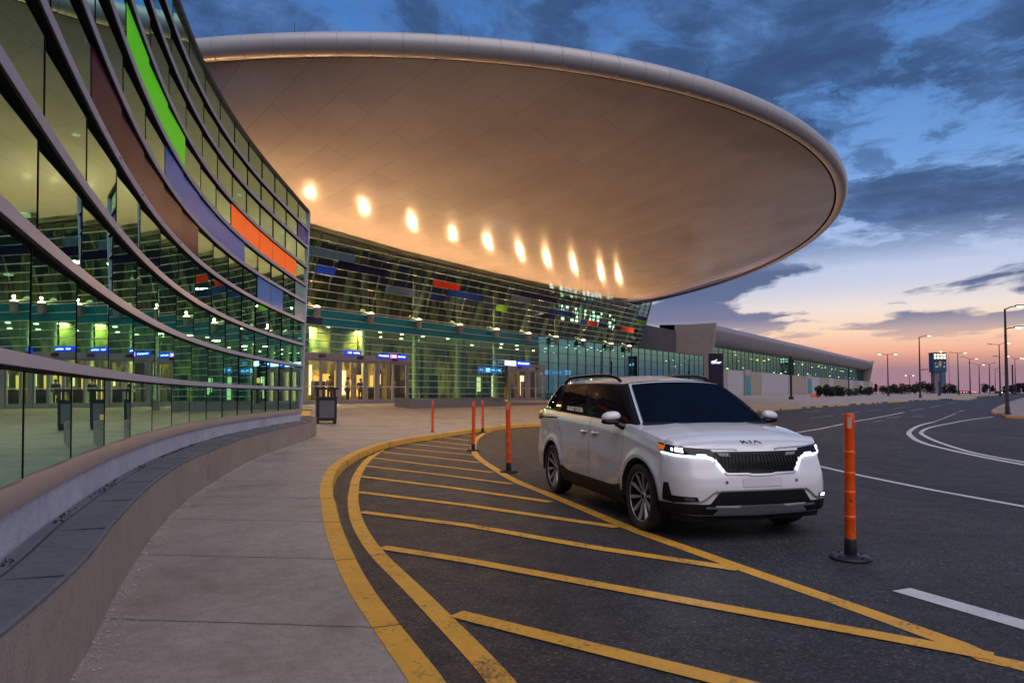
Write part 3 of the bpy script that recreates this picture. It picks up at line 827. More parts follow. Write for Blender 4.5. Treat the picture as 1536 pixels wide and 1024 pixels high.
# --- doors
def on_s(s, d, z): return TP(s, d, z)
def door_bay(s0, s1, n, zt, label=None, d=.0, leaf=True):
    fr = MB(); w = .14
    fr.box(TP(s0+w/2, d, (FLOOR+zt)/2), (w, .2, zt-FLOOR), T, N); fr.box(TP(s1-w/2, d, (FLOOR+zt)/2), (w, .2, zt-FLOOR), T, N)
    fr.box(TP((s0+s1)/2, d, zt+.19), (s1-s0, .24, .40), T, N)
    f = obj('door_frame', fr, M['steel'], term, bevel=.01)
    ww = (s1-s0-2*w)/n
    for i in range(n):
        a = s0+w+i*ww; b = a+ww; st = .085
        mb = MB()
        mb.box(TP(a+st/2, d, (FLOOR+zt)/2), (st, .09, zt-FLOOR-.01), T, N); mb.box(TP(b-st/2, d, (FLOOR+zt)/2), (st, .09, zt-FLOOR-.01), T, N)
        mb.box(TP((a+b)/2, d, FLOOR+.14), (ww-2*st, .085, .26), T, N); mb.box(TP((a+b)/2, d, zt-.06), (ww-2*st, .085, .1), T, N)
        lf = obj('door', mb, M['steel'], term)
        mb = MB(); mb.quad(TP(a+st, d, FLOOR+.27), TP(b-st, d, FLOOR+.27), TP(b-st, d, zt-.11), TP(a+st, d, zt-.11)); obj('pane', mb, M['door_glass'], lf)
        mb = MB(); mb.bar(TP(a+st, d+.06, FLOOR+1.1), TP(b-st, d+.06, FLOOR+1.1), .05, .04, up=(0, 0, 1)); obj('push_bar', mb, M['grid'], lf)
    mb = MB(); mb.box(TP((s0+s1)/2, d+.17, zt+.2), (.42, .12, .17), T, N); obj('door_sensor', mb, simple('dark_red_box', (.13, .02, .02), .5), f)
M['door_glass'] = glass('door_glass', (.8, .82, .8), (.86, .86, .80), .05, .004, .5)
sA = on_d(508, 570)[0]; sB = on_d(565.5, 570)[0]
ZD = HD-.2
door_bay(D1a, sA, 2, ZD); door_bay(sA, sB, 3, ZD); door_bay(sB, D1b, 2, ZD)
def box_part(name, s0, s1, d0, d1, z0, z1, m, parent=term):
    mb = MB(); mb.box(TP((s0+s1)/2, (d0+d1)/2, (z0+z1)/2), (s1-s0, d1-d0, z1-z0), T, N); return obj(name, mb, m, parent)
# second entrance, a shallow glazed porch
pd = .5
door_bay(V2a, (V2a+V2b)/2, 2, ZD-.1, d=pd); door_bay((V2a+V2b)/2, V2b, 2, ZD-.1, d=pd)
box_part('porch_roof', V2a, V2b, .05, pd+.1, ZD+.31, ZD+.42, M['steel'])
mb = MB()
for s in (V2a, V2b): mb.quad(TP(s, .05, FLOOR), TP(s, pd-.1, FLOOR), TP(s, pd-.1, ZD+.3), TP(s, .05, ZD+.3))
obj('porch_side_glazing', mb, M['door_glass'], term)
# --- lit signs: a glowing blue board with pale illegible lines of lettering
M['sign_blue'] = emit('lit_sign_blue', (.015, .05, .75), 1.1); M['sign_cyan'] = emit('lit_sign_cyan', (.01, .14, .75), 1.2)
M['sign_white'] = emit('lit_sign_white', (.55, .70, 1.0), 2.4); M['sign_violet'] = emit('lit_sign_violet', (.62, .22, .9), 1.6)
random.seed(11)
def lit_sign(u0, u1, v0, v1, d, board, marks):
    sa, z1 = on_d(u0, v0, d); sb, z0 = on_d(u1, v1, d)
    zm = on_d((u0+u1)/2, (v0+v1)/2, d)[1]; hh = (v1-v0)*.5*(zm-H+.001 and 1)*on_dist((u0+u1)/2, d)/F
    b = box_part('lit_sign', sa, sb, d-.05, d, zm-hh, zm+hh, board)
    w = sb-sa
    mb = MB()
    for (f0, f1, kind) in marks:
        x = sa+w*f0; xe = sa+w*f1
        while x < xe-.02:
            cw = random.uniform(.10, .26)*hh*2
            if kind == 'b': mb.box(TP((x+xe)/2, d+.006, zm), (xe-x, .012, hh*1.25), T, N); break
            hgt = random.uniform(.5, .75)*hh
            mb.box(TP(x+cw/2, d+.006, zm+random.uniform(-.12, .12)*hh), (cw, .012, hgt), T, N)
            x += cw+random.uniform(.05, .12)*hh*2
    obj('sign_lettering', mb, M['sign_white'], b)
    return b
def on_dist(u, d):
    r = ray(u, CYP); k = (N.dot(P0)+d)/N.dot(r); return r.y*k
lit_sign(517, 541, 526, 532, .20, M['sign_blue'], [(.2, .45, 't'), (.55, .95, 't')])
lit_sign(567, 585, 530.5, 536.5, .20, M['sign_blue'], [(.08, .9, 't')]); lit_sign(586.5, 595.5, 531.5, 537, .20, M['sign_violet'], [(.2, .8, 't')]); lit_sign(596, 611, 532, 538, .20, M['sign_blue'], [(.1, .75, 't')])
lit_sign(758, 774, 541, 548, pd+.16, M['sign_white'], [(.1, .9, 'b')]); lit_sign(775, 795, 541.5, 549, pd+.16, M['sign_blue'], [(.1, .3, 't'), (.4, .9, 't')])
lit_sign(718, 753, 550.5, 559.5, -1.0, M['sign_cyan'], [(.05, .18, 't'), (.3, .48, 'b'), (.55, .7, 't'), (.75, .95, 't')])
lit_sign(808, 847, 554, 563, -1.0, M['sign_cyan'], [(.05, .4, 'b'), (.5, .9, 't')])
lit_sign(848, 856, 555, 562, -1.0, M['sign_white'], [(.1, .9, 'b')])
# --- uplights on the teal strip
M['lens'] = emit('uplight_lens', (1, .70, .36), 9); M['fixture'] = simple('fixture_grey', (.45, .36, .32), .4, .3)
LAMPS = [(475, 463), (556, 474), (628, 484), (690, 492), (745, 498), (793, 504), (834, 509), (875, 513.5), (917, 519), (944, 522.5)]
s_first = on_d(475, 463, .4)[0]; s_step = on_d(556, 474, .4)[0]-s_first
for s in [on_d(u, v, .4)[0] for u, v in LAMPS]+[s_first-s_step, s_first-2*s_step]:
    z = 6.62
    mb = MB(); mb.lathe([(.14, z-.62), (.19, z-.58), (.22, z-.05), (.25, z), (.21, z), (.18, z-.03), (0, z-.03)], TP(s, .42, 0), 14)
    mb.box(TP(s, .13, z-.35), (.16, .28, .14), T, N)
    fx = obj('uplight', mb, M['fixture'], term, smooth=True)
    mb = MB(); mb.lathe([(0, z-.02), (.20, z-.02), (.19, z+.05), (.12, z+.11), (0, z+.13)], TP(s, .42, 0), 12); obj('lens', mb, M['lens'], fx)
    li = bpy.data.lights.new('uplight_lamp', 'SPOT'); li.energy = 1350; li.color = (1, .53, .24); li.spot_size = rad(160); li.spot_blend = 1; li.shadow_soft_size = .07
    lo = bpy.data.objects.new('uplight_lamp', li); COL.objects.link(lo)
    p = TP(s, .45, z+.28); aim = TP(s, 10, 11)-p
    lo.location = p; lo.rotation_euler = aim.to_track_quat('-Z', 'Y').to_euler()

# --- inside the hall
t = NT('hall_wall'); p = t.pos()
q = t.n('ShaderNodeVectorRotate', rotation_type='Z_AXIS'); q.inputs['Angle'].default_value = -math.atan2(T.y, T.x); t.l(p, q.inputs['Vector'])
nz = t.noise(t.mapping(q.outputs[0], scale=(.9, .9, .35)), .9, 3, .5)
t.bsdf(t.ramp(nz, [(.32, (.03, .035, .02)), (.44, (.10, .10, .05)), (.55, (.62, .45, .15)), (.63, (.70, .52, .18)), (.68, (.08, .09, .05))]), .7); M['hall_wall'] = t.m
M['hall_floor'] = simple('hall_floor', (.30, .26, .2), .35); M['hall_dark'] = simple('hall_dark', (.02, .022, .02), .6)
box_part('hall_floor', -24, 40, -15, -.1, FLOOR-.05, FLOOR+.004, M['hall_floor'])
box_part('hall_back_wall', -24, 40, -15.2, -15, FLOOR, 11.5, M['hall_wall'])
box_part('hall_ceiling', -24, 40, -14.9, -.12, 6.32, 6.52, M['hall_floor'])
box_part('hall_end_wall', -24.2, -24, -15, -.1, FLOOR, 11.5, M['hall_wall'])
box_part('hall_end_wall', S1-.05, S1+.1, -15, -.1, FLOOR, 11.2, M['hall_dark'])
M['hall_lamp'] = emit('hall_lamp', (1, .80, .40), 12); M['cool_lamp'] = emit('cool_strip', (.75, 1, .85), 3)
random.seed(5)
for s in [-20+2.6*i for i in range(22)]:
    for d in (-1.8, -3.6, -6.2, -9.5):
        if random.random() < .25: continue
        q_ = s+random.uniform(-.6, .6); box_part('ceiling_light', q_, q_+.22, d-.1, d+.1, 6.27, 6.318, M['hall_lamp'])
for s in [-22+5.1*i for i in range(13)]:
    mb = MB(); mb.lathe([(.24, FLOOR), (.24, 10.9)], TP(s, -2.6, 0), 14); obj('hall_column', mb, simple('pale_column', (.45, .44, .34), .5) if s < -20 else bpy.data.materials['pale_column'], term, smooth=True)
for s, en_ in ((-18, 400), (-9, 1700), (-4, 1700), (1, 450), (8, 260), (14, 1000), (21, 320), (30, 240)):
    li = bpy.data.lights.new('hall_lamp', 'AREA'); li.shape = 'RECTANGLE'; li.size = 1.6; li.size_y = .5; li.energy = en_; li.color = (1, .78, .36)
    lo = bpy.data.objects.new('hall_lamp', li); COL.objects.link(lo); lo.location = TP(s, -6, 6.2)
for s in (-14, 0, 12, 24):
    li = bpy.data.lights.new('mezzanine_lamp', 'AREA'); li.size = .9; li.energy = 420; li.color = (1, .82, .45)
    lo = bpy.data.objects.new('mezzanine_lamp', li); COL.objects.link(lo); lo.location = TP(s, -6, 10.3)
# grid of cool lights seen through the far end of the upper glass
for i in range(15):
    s = 23.5+i*.95
    for j in range(4): 
        if random.random() < .8: box_part('strip_light', s, s+.28+.2*random.random(), -3.0, -2.9, 9.0+j*.42, 9.26+j*.42, M['cool_lamp'])
mb = MB()
for i in range(18):
    s = -22+i*3.4; mb.bar(TP(s, -1.2, 6.5), TP(s+.0, .55, 10.6), .2, .35, up=N)
obj('leaning_struts', mb, bpy.data.materials['pale_column'], term)
M['lit_panel'] = emit('amber_wall_panel', (1, .52, .10), 1.25); M['lit_pale'] = emit('pale_wall_panel', (1, .78, .42), 1.5)
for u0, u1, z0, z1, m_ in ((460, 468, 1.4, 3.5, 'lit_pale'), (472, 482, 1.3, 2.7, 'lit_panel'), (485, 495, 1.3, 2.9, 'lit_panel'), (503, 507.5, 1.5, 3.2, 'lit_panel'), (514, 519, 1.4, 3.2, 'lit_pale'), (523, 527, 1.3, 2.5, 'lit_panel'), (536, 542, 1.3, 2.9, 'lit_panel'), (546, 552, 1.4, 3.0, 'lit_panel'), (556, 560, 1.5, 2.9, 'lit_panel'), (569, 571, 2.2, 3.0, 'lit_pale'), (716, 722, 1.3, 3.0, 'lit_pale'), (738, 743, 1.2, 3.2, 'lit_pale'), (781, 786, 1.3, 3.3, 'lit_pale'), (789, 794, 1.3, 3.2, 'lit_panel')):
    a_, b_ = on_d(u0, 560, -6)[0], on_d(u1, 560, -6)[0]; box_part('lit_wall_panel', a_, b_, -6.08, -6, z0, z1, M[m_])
box_part('partition_wall', D1a-3, D1b+1.5, -6.3, -6.1, FLOOR, 6.3, M['hall_wall'])
random.seed(8)
for i in range(26):
    s = -14+i*1.5+random.uniform(-.4, .4); d = random.uniform(-12, -2.5); w = random.uniform(.5, 1.4); h = random.uniform(.8, 1.9)
    box_part('counter', s, s+w, d-.4, d, FLOOR+.004, FLOOR+(h if i % 3 else h*2.1), M['hall_dark'])

# ------------------------------------------------------------------ far concourse
con = thing('concourse', 'long low concourse building with rounded grey roof edge beyond the minivan', 'building', TP(150, -6, 1))
CA, CB, CD = 70.8, 226.0, -2.7
M['roofmetal'] = simple('roof_metal', (.33, .32, .35), .42, .35, var=.08, scale=.3)
M['tan'] = m_concrete('tan_stone', (.34, .27, .225), (.43, .35, .295), stain=.15, bump=.1)
M['pale_panel'] = m_concrete('pale_stone', (.40, .385, .41), (.50, .48, .50), stain=.1, bump=.1)
prof = [(-6.0, 9.1), (-4.7, 9.25), (-3.9, 9.6), (-3.2, 10.2), (-2.75, 10.9), (-2.6, 11.6), (-2.75, 12.0), (-3.3, 12.2), (-12, 12.6), (-12, 9.1)]
mb = MB(); ss = [CA+.2+(CB-CA-.4)*i/40 for i in range(41)]
mb.rows([[TP(s, d, z) for d, z in prof] for s in ss], True); obj('roof', mb, M['roofmetal'], con, smooth=True, angle=60)
mb = MB(); mb.quad(TP(CA, -5.5, 5.3), TP(CB, -5.5, 5.3), TP(CB, -5.5, 9.2), TP(CA, -5.5, 9.2)); obj('glazing', mb, glass('concourse_glass', (.22, .60, .56), (.22, .46, .34), .35, .01, .8), con)
mb = MB(); s = CA
while s < CB: mb.bar(TP(s, -5.45, 5.3), TP(s, -5.45, 9.15), .06, .06, up=N); s += 2.4
for z in (6.1, 6.9, 7.7, 8.5): mb.bar(TP(CA, -5.44, z), TP(CB, -5.44, z), .05, .04, up=(0, 0, 1))
obj('glazing_bars', mb, M['dark_grid'], con)
random.seed(21); s = CA; k = 0
while s < CB-.1:
    w = random.choice([5.5, 8, 11]); e = min(CB, s+w)
    pale = k % 3 == 1 or k % 5 == 3
    mb = MB(); mb.box(TP((s+e)/2, -3.6 if pale else -3.7, 2.9), (e-s-.03, 1.8, 4.8), T, N); o = obj('wall_panel', mb, M['pale_panel'] if pale else M['tan'], con); s = e; k += 1
for u0, u1, v0, v1 in ((1118.5, 1126.5, 562.5, 597), (1212, 1218, 568, 597)):
    s0, z1 = on_d(u0, v0, -2.6); s1, z0 = on_d(u1, v1, -2.6)
    fr = box_part('doorway', s0-.25, s1+.25, -2.75, -2.62, z0-.5, z1+1.0, M['steel'], con); box_part('glass_door', s0, s1, -2.62, -2.58, z0, z1, M['teal'], fr)
box_part('interior_wall', CA, CB, -11, -10.8, 1, 9.1, M['hall_wall'], con)
box_part('interior_floor', CA, CB, -10.8, -5.6, 4.9, 5.25, M['hall_floor'], con)
for i in range(30):
    s = CA+3+i*5.1; box_part('ceiling_light', s, s+.5+.3*random.random(), -7.4, -7.1, random.choice([6.4, 8.6, 8.9, 7.2]), 9.0 if 0 else random.uniform(9.0, 9.1), M['hall_lamp'] if i % 3 else M['cool_lamp'], con) if i % 7 == 9 else None
for i in range(34):
    s = CA+2+i*4.4+random.random()*2; z = random.choice([5.9, 6.3, 8.4, 8.6, 8.2]); m_ = M['cool_lamp'] if (i < 8 and z > 7) else M['hall_lamp']
    box_part('ceiling_light', s, s+random.uniform(.3, 1.1), -7.6, -7.4, z, z+random.uniform(.10, .25), m_, con)
for s in (90, 125, 160, 200):
    li = bpy.data.lights.new('concourse_lamp', 'AREA'); li.size = 5; li.energy = 160; li.color = (1, .86, .5)
    lo = bpy.data.objects.new('concourse_lamp', li); COL.objects.link(lo); lo.location = TP(s, -8, 8.9)
def fin(s, zt, d0, d1, lean):
    mb = MB()
    b = [TP(s-.25, d0, .6), TP(s+.25, d0, .6), TP(s+.25, d1, .6), TP(s-.25, d1, .6)]; t_ = [TP(s-.25, d0+lean, zt), TP(s+.25, d0+lean, zt), TP(s+.25, d1, zt), TP(s-.25, d1, zt)]
    mb.hexa(b, t_); return obj('fin_wall', mb, M['tan'], con)
fin(CA-.05, 12.35, -3.9, -9.2, 1.35); fin(CB+.1, 12.3, -4.6, -12.5, 2.2)
# ------------------------------------------------------------------ minivan (x forward, y to its left)
def m_car():
    t = NT('pearl_white_paint'); p = t.coord()
    fl = t.noise(p, 900, 1); c = t.mix(fl, (.76, .75, .78), (.84, .83, .86))
    grime = t.ramp(t.math('ADD', t.n('ShaderNodeSeparateXYZ').outputs[2], 0), [(0, 0), (1, 0)])
    t.bsdf(c, .32, 0, None, .5, 1.0); return t.m
M['car'] = m_car()
def dark_pane(name, c, amt, rough):
    t = NT(name); df = t.n('ShaderNodeBsdfDiffuse'); df.inputs[0].default_value = (*c, 1); gs = t.n('ShaderNodeBsdfGlossy'); gs.inputs['Roughness'].default_value = rough
    mx = t.n('ShaderNodeMixShader'); mx.inputs[0].default_value = amt; t.l(df.outputs[0], mx.inputs[1]); t.l(gs.outputs[0], mx.inputs[2]); t.l(mx.outputs[0], t.out.inputs[0]); return t.m
M['screen'] = dark_pane('windscreen_glass', (.003, .005, .011), .035, .08)
M['tint'] = dark_pane('tinted_glass', (.005, .005, .006), .055, .02)
M['gloss_black'] = dark_pane('gloss_black_trim', (.014, .014, .015), .04, .1)
M['matt_black'] = simple('black_plastic', (.008, .008, .0085), .6, bump=.1, spec=.25)
M['well'] = simple('wheel_well', (.006, .006, .006), .9)
M['rubber'] = simple('tyre_rubber', (.018, .018, .019), .72, bump=.2)
t = NT('machined_alloy'); t.bsdf((.50, .49, .50), .35, .3); M['alloy'] = t.m
M['dark_alloy'] = simple('dark_alloy', (.03, .03, .032), .3, .5)
t = NT('satin_silver'); t.bsdf((.55, .55, .58), .3, .85); M['silver'] = t.m
M['led'] = emit('daylight_led', (.72, .83, 1.0), 3.4); M['beam'] = emit('headlight_bulb', (.85, .92, 1.0), 4)
M['amber'] = emit('amber_reflector', (.85, .16, .01), .55); M['red_lens'] = simple('red_lens', (.45, .02, .015), .15)

van = thing('minivan', 'white minivan with dark windows and lit headlights parked across the yellow hatching', 'minivan', (1.96, 9.60, 0), -1.312)
WB2 = 1.545; HZ = .37; AR = .43
def prof_w(j):                        # half width against height fraction
    return lin(j, [0, .10, .30, .55, .80, .93, 1.0], [.925, .972, .99, .988, .965, .950, .925])
def XF(z): return lin(z, [.22, .30, .40, .55, .66, .72, .82, .92, .97, 1.05, 1.2], [2.34, 2.40, 2.435, 2.445, 2.43, 2.405, 2.375, 2.33, 2.28, 2.16, 1.9])
def drop(q): return .06*q*q+.09*q**6+.23*q**14
def XR(z): return lin(z, [.25, .45, .62, .75, 1.0, 1.3], [-2.58, -2.66, -2.67, -2.63, -2.60, -2.55])
def dropr(q): return .05*q*q+.07*q**6+.33*q**14
def sill(x): return .40 if abs(x) < WB2 else .36
def top_z(x):                         # shoulder line
    return lin(x, [-2.7, -1.95, -1.0, 0, .6, 1.18, 1.35, 1.6, 1.85, 2.1, 2.4], [1.27, 1.262, 1.235, 1.21, 1.185, 1.150, 1.128, 1.095, 1.05, 1.0, .955])
def arch(x):
    b = .385
    for h in (WB2, -WB2):
        if abs(x-h) < AR: b = max(b, HZ+math.sqrt(AR*AR-(x-h)**2))
    return b
# path around half the body: list of (kind, value)
pathk = []
for q in [0, .1, .2, .3, .4, .5, .6, .68, .75, .80, .84, .88, .91, .935, .955, .97, .982, .991, .997, 1.0]: pathk.append(('f', q))
xs_ = []
x0 = 2.43-drop(1.0)
def arch_cols(h): return [h+AR*math.cos(a) for a in [PI*i/26 for i in range(27)]]
cols = [x0-.0]+[x0-.05*i for i in range(1, 60) if x0-.05*i > -2.3]
cols = [c for c in cols if all(abs(abs(c-h)) > AR+.012 for h in (WB2, -WB2))]
for h in (WB2, -WB2): cols += arch_cols(h)+[h+AR+.001, h-AR-.001]
cols = sorted(set(round(c, 4) for c in cols if c <= x0-.01), reverse=True)
for c in cols: pathk.append(('s', c))
for q in [1.0, .997, .99, .98, .965, .94, .91, .87, .82, .75, .6, .4, .2, 0]: pathk.append(('r', q))
NJ = 22
def body_pt(k, j):
    kind, v = k
    if kind == 's':
        zb, zt = arch(v), top_z(v); z = zb+(zt-zb)*j
        jn = (z-.25)/(zt-.25); w = prof_w(jn)-.042*sm((v-1.55)/.5)
        # flare round the arches
        for h in (WB2, -WB2):
            r = math.hypot(v-h, z-HZ); w += .014*math.exp(-((r-AR-.035)/.05)**2)
        # faint shoulder crease and door hollow
        w += .006*math.exp(-((z-(zt-.13))/.035)**2)-.008*math.exp(-((z-.62)/.14)**2)*sm(1-abs(v)/1.4)
        return Vector((v, w, z))
    if kind == 'f':
        zb = .26+.03*v*v; zt = top_z(XF(.95)-drop(v)*1.0)
        z = zb+(zt-zb)*j; w = prof_w((z-.25)/(zt-.25))-.042
        tuck = sm((v-.55)/.45)
        xf = XF(z)*(1-tuck)+(2.43-.10*sm((z-.55)/.5)*(1-sm((v-.9)/.1)))*tuck
        return Vector((xf-drop(v), w*v, z))
    zb = .36; zt = top_z(-2.5); z = zb+(zt-zb)*j; w = prof_w((z-.25)/(zt-.25))
    return Vector((XR(z)+dropr(v), w*v, z))
grid = [[body_pt(k, j/NJ) for j in range(NJ+1)] for k in pathk]
def mirror(mb):
    o = MB(); o.add(mb.v, mb.f); n = len(mb.v)
    o.v += [Vector((p.x, -p.y, p.z)) for p in mb.v]; o.f += [tuple(i+n for i in f[::-1]) for f in mb.f]; return o
# greenhouse rings
GB = [(1.47, 0, 1.160), (1.44, .45, 1.160), (1.30, .80, 1.160), (1.17, .872, 1.152), (.6, .918, 1.186), (0, .925, 1.211), (-1.0, .925, 1.236), (-1.97, .89, 1.263), (-2.44, .74, 1.268), (-2.57, 0, 1.268)]
GT = [(.66, 0, 1.685), (.64, .36, 1.676), (.555, .62, 1.650), (.42, .665, 1.640), (-.05, .70, 1.655), (-.5, .71, 1.662), (-1.2, .705, 1.66), (-1.92, .675, 1.648), (-2.25, .56, 1.638), (-2.38, 0, 1.655)]
SUB = 10
def mir(q): return (q[0], -q[1], q[2])
def ring(P): return spline([mir(P[1])]+P+[mir(P[-2])], SUB)[SUB:-SUB]
rb = ring(GB); rt = ring(GT)
def gpt(k, l, off=0.0):               # k in ring units, l 0..1
    i = max(0, min(len(rb)-1.001, k*SUB)); a = int(i); f = i-a
    b = rb[a].lerp(rb[a+1], f); t_ = rt[a].lerp(rt[a+1], f)
    p = b.lerp(t_, l)
    # outward bulge
    d = Vector((b.y and (rb[min(a+1, len(rb)-1)].y-rb[max(0, a-1)].y), -(rb[min(a+1, len(rb)-1)].x-rb[max(0, a-1)].x), 0))
    tv = rb[min(a+1, len(rb)-1)]-rb[max(0, a-1)]; n = Vector((-tv.y, tv.x, 0)); n = -n if n.dot(Vector((p.x, p.y*2.5, 0))) < 0 and abs(p.x) > .01 else n
    n = Vector((abs(tv.y), abs(tv.x), 0))
    if k > 7.0: n.x = -n.x
    n.normalize()
    up = (t_-b).normalized(); nn = Vector((n.x, n.y, 0)); nn = (nn-up*nn.dot(up)).normalized()
    return p+nn*((.028 if k > 2.4 else .010)*4*l*(1-l)+off)
mb = MB()
mb.rows(grid)
# shoulder ledge between body side and glasshouse, bonnet, roof
top = [r[-1] for r in grid]
ledge = []
for k, p in zip(pathk, top):
    if k[0] != 'f' and p.x <= 1.17:
        # nearest ring point by x
        best = min(range(30, len(rb)), key=lambda i: (rb[i].x-p.x)**2+(rb[i].y-p.y)**2*.3); ledge.append((p, rb[best]+Vector((0, 0, .004))))
mb.rows([[a for a, b in ledge], [b for a, b in ledge]])
edge = [p for k, p in zip(pathk, top) if p.x > 1.13]
HR = []
for p in edge:
    row = []
    ww = max(p.y, 1e-4); fz = sm((2.34-p.x)/.5)
    for i in range(13):
        q = 1-i/12; y = ww*q
        crown = (.012+.052*fz)*(1-q**2.2)
        # two soft ridges on the bonnet
        rid = .008*fz*math.exp(-((y-.46)/.07)**2)
        row.append(Vector((p.x, y, p.z+crown+rid*sm((ww-y)/.2))))
    HR.append(row)
mb.rows(HR)
RR = []
for i in range(len(rt)):
    p = rt[i]; row = []
    for k in range(9):
        q = 1-k/8; cen = Vector((p.x, p.y*q, 0)); row.append(Vector((p.x, p.y*q, p.z+.085*(1-q**2.4)*sm((.75-p.x)/.9)*sm((p.x+2.5)/.5)+.02*(1-q*q))))
    RR.append(row)
mb.rows(RR)
def gpatch(k0, k1, l0, l1, off, nk=24, nl=8, sl0=0.0, sl1=0.0):
    """patch of the glasshouse; sl0/sl1 shift the k-range with height for slanting pillars"""
    m_ = MB(); R = []
    for i in range(nk+1):
        R.append([gpt((k0+sl0*l)+((k1+sl1*l)-(k0+sl0*l))*i/nk, l, off) for l in [l0+(l1-l0)*j/nl for j in range(nl+1)]])
    m_.rows(R); return m_
mb.join(gpatch(0, 9, -.01, 1.0, -.012, 180, 8))
bod = obj('body', mirror(mb), M['car'], van, smooth='keep', local=True)
bmx = bmesh.new(); bmx.from_mesh(bod.data); bmesh.ops.recalc_face_normals(bmx, faces=bmx.faces)
for f in bmx.faces: f.smooth = True
for e in bmx.edges:
    if len(e.link_faces) == 2 and e.calc_face_angle(0) > rad(38): e.smooth = False
bmx.to_mesh(bod.data); bmx.free()
def ob(name, mb_, m, parent=van, smooth=True, bevel=0, angle=40): return obj(name, mb_, m, parent, smooth, bevel, local=True, angle=angle)
# windscreen, side glass
ws = gpatch(0, 1.95, .0, .945, .006, 30, 10); ob('windscreen', mirror(ws), M['screen'])
ob('cowl', mirror(gpatch(0, 2.0, -.035, .03, .009, 20, 2)), M['matt_black'])
ob('rear_window', mirror(gpatch(8.05, 9, .06, .9, .006, 14, 5)), M['tint'])
def msign(m_, s):
    if s > 0: return m_
    o = MB(); o.v = [Vector((p.x, -p.y, p.z)) for p in m_.v]; o.f = [f[::-1] for f in m_.f]; return o
for s in (-1, 1):
    ob('window_surround', msign(gpatch(2.10, 7.35, .0, .975, .004, 70, 8, .05, -.30), s), M['gloss_black'])
    ob('side_window', msign(gpatch(3.45, 4.93, .045, .93, .009, 20, 8, .06, -.03), s), M['tint'])
    ob('side_window', msign(gpatch(2.86, 3.38, .03, .82, .009, 8, 8, .40, .10), s), M['tint'])
    ob('side_window', msign(gpatch(5.17, 6.28, .045, .93, .009, 20, 8, .03, .08), s), M['tint'])
    ob('side_window', msign(gpatch(6.58, 7.22, .05, .93, .009, 12, 8, .10, -.20), s), M['tint'])
    ob('belt_moulding', msign(gpatch(2.72, 7.4, -.012, .014, .012, 60, 1), s), M['black'])
# body-side projection helper
def side_pt(x, z, off=0):
    zt = top_z(x); w = prof_w((z-.25)/(zt-.25))-.042*sm((x-1.55)/.5)-.008*math.exp(-((z-.62)/.14)**2)*sm(1-abs(x)/1.4)+.006*math.exp(-((z-(zt-.13))/.035)**2)
    for h in (WB2, -WB2): w += .014*math.exp(-((math.hypot(x-h, z-HZ)-AR-.035)/.05)**2)
    return Vector((x, w+off, z))
def side_line(pts, w, off=.002):
    m_ = MB(); pa = resample([Vector((x, z, 0)) for x, z in pts], .04); R = []
    for i, p in enumerate(pa):
        a = pa[max(0, i-1)]; b = pa[min(len(pa)-1, i+1)]; t_ = (b-a).normalized(); n = Vector((-t_.y, t_.x, 0))*w/2
        R.append([side_pt(p.x+n.x, p.y+n.y, off), side_pt(p.x-n.x, p.y-n.y, off)])
    m_.rows(R); return m_
seam = simple('panel_gap', (.10, .095, .10), .7)
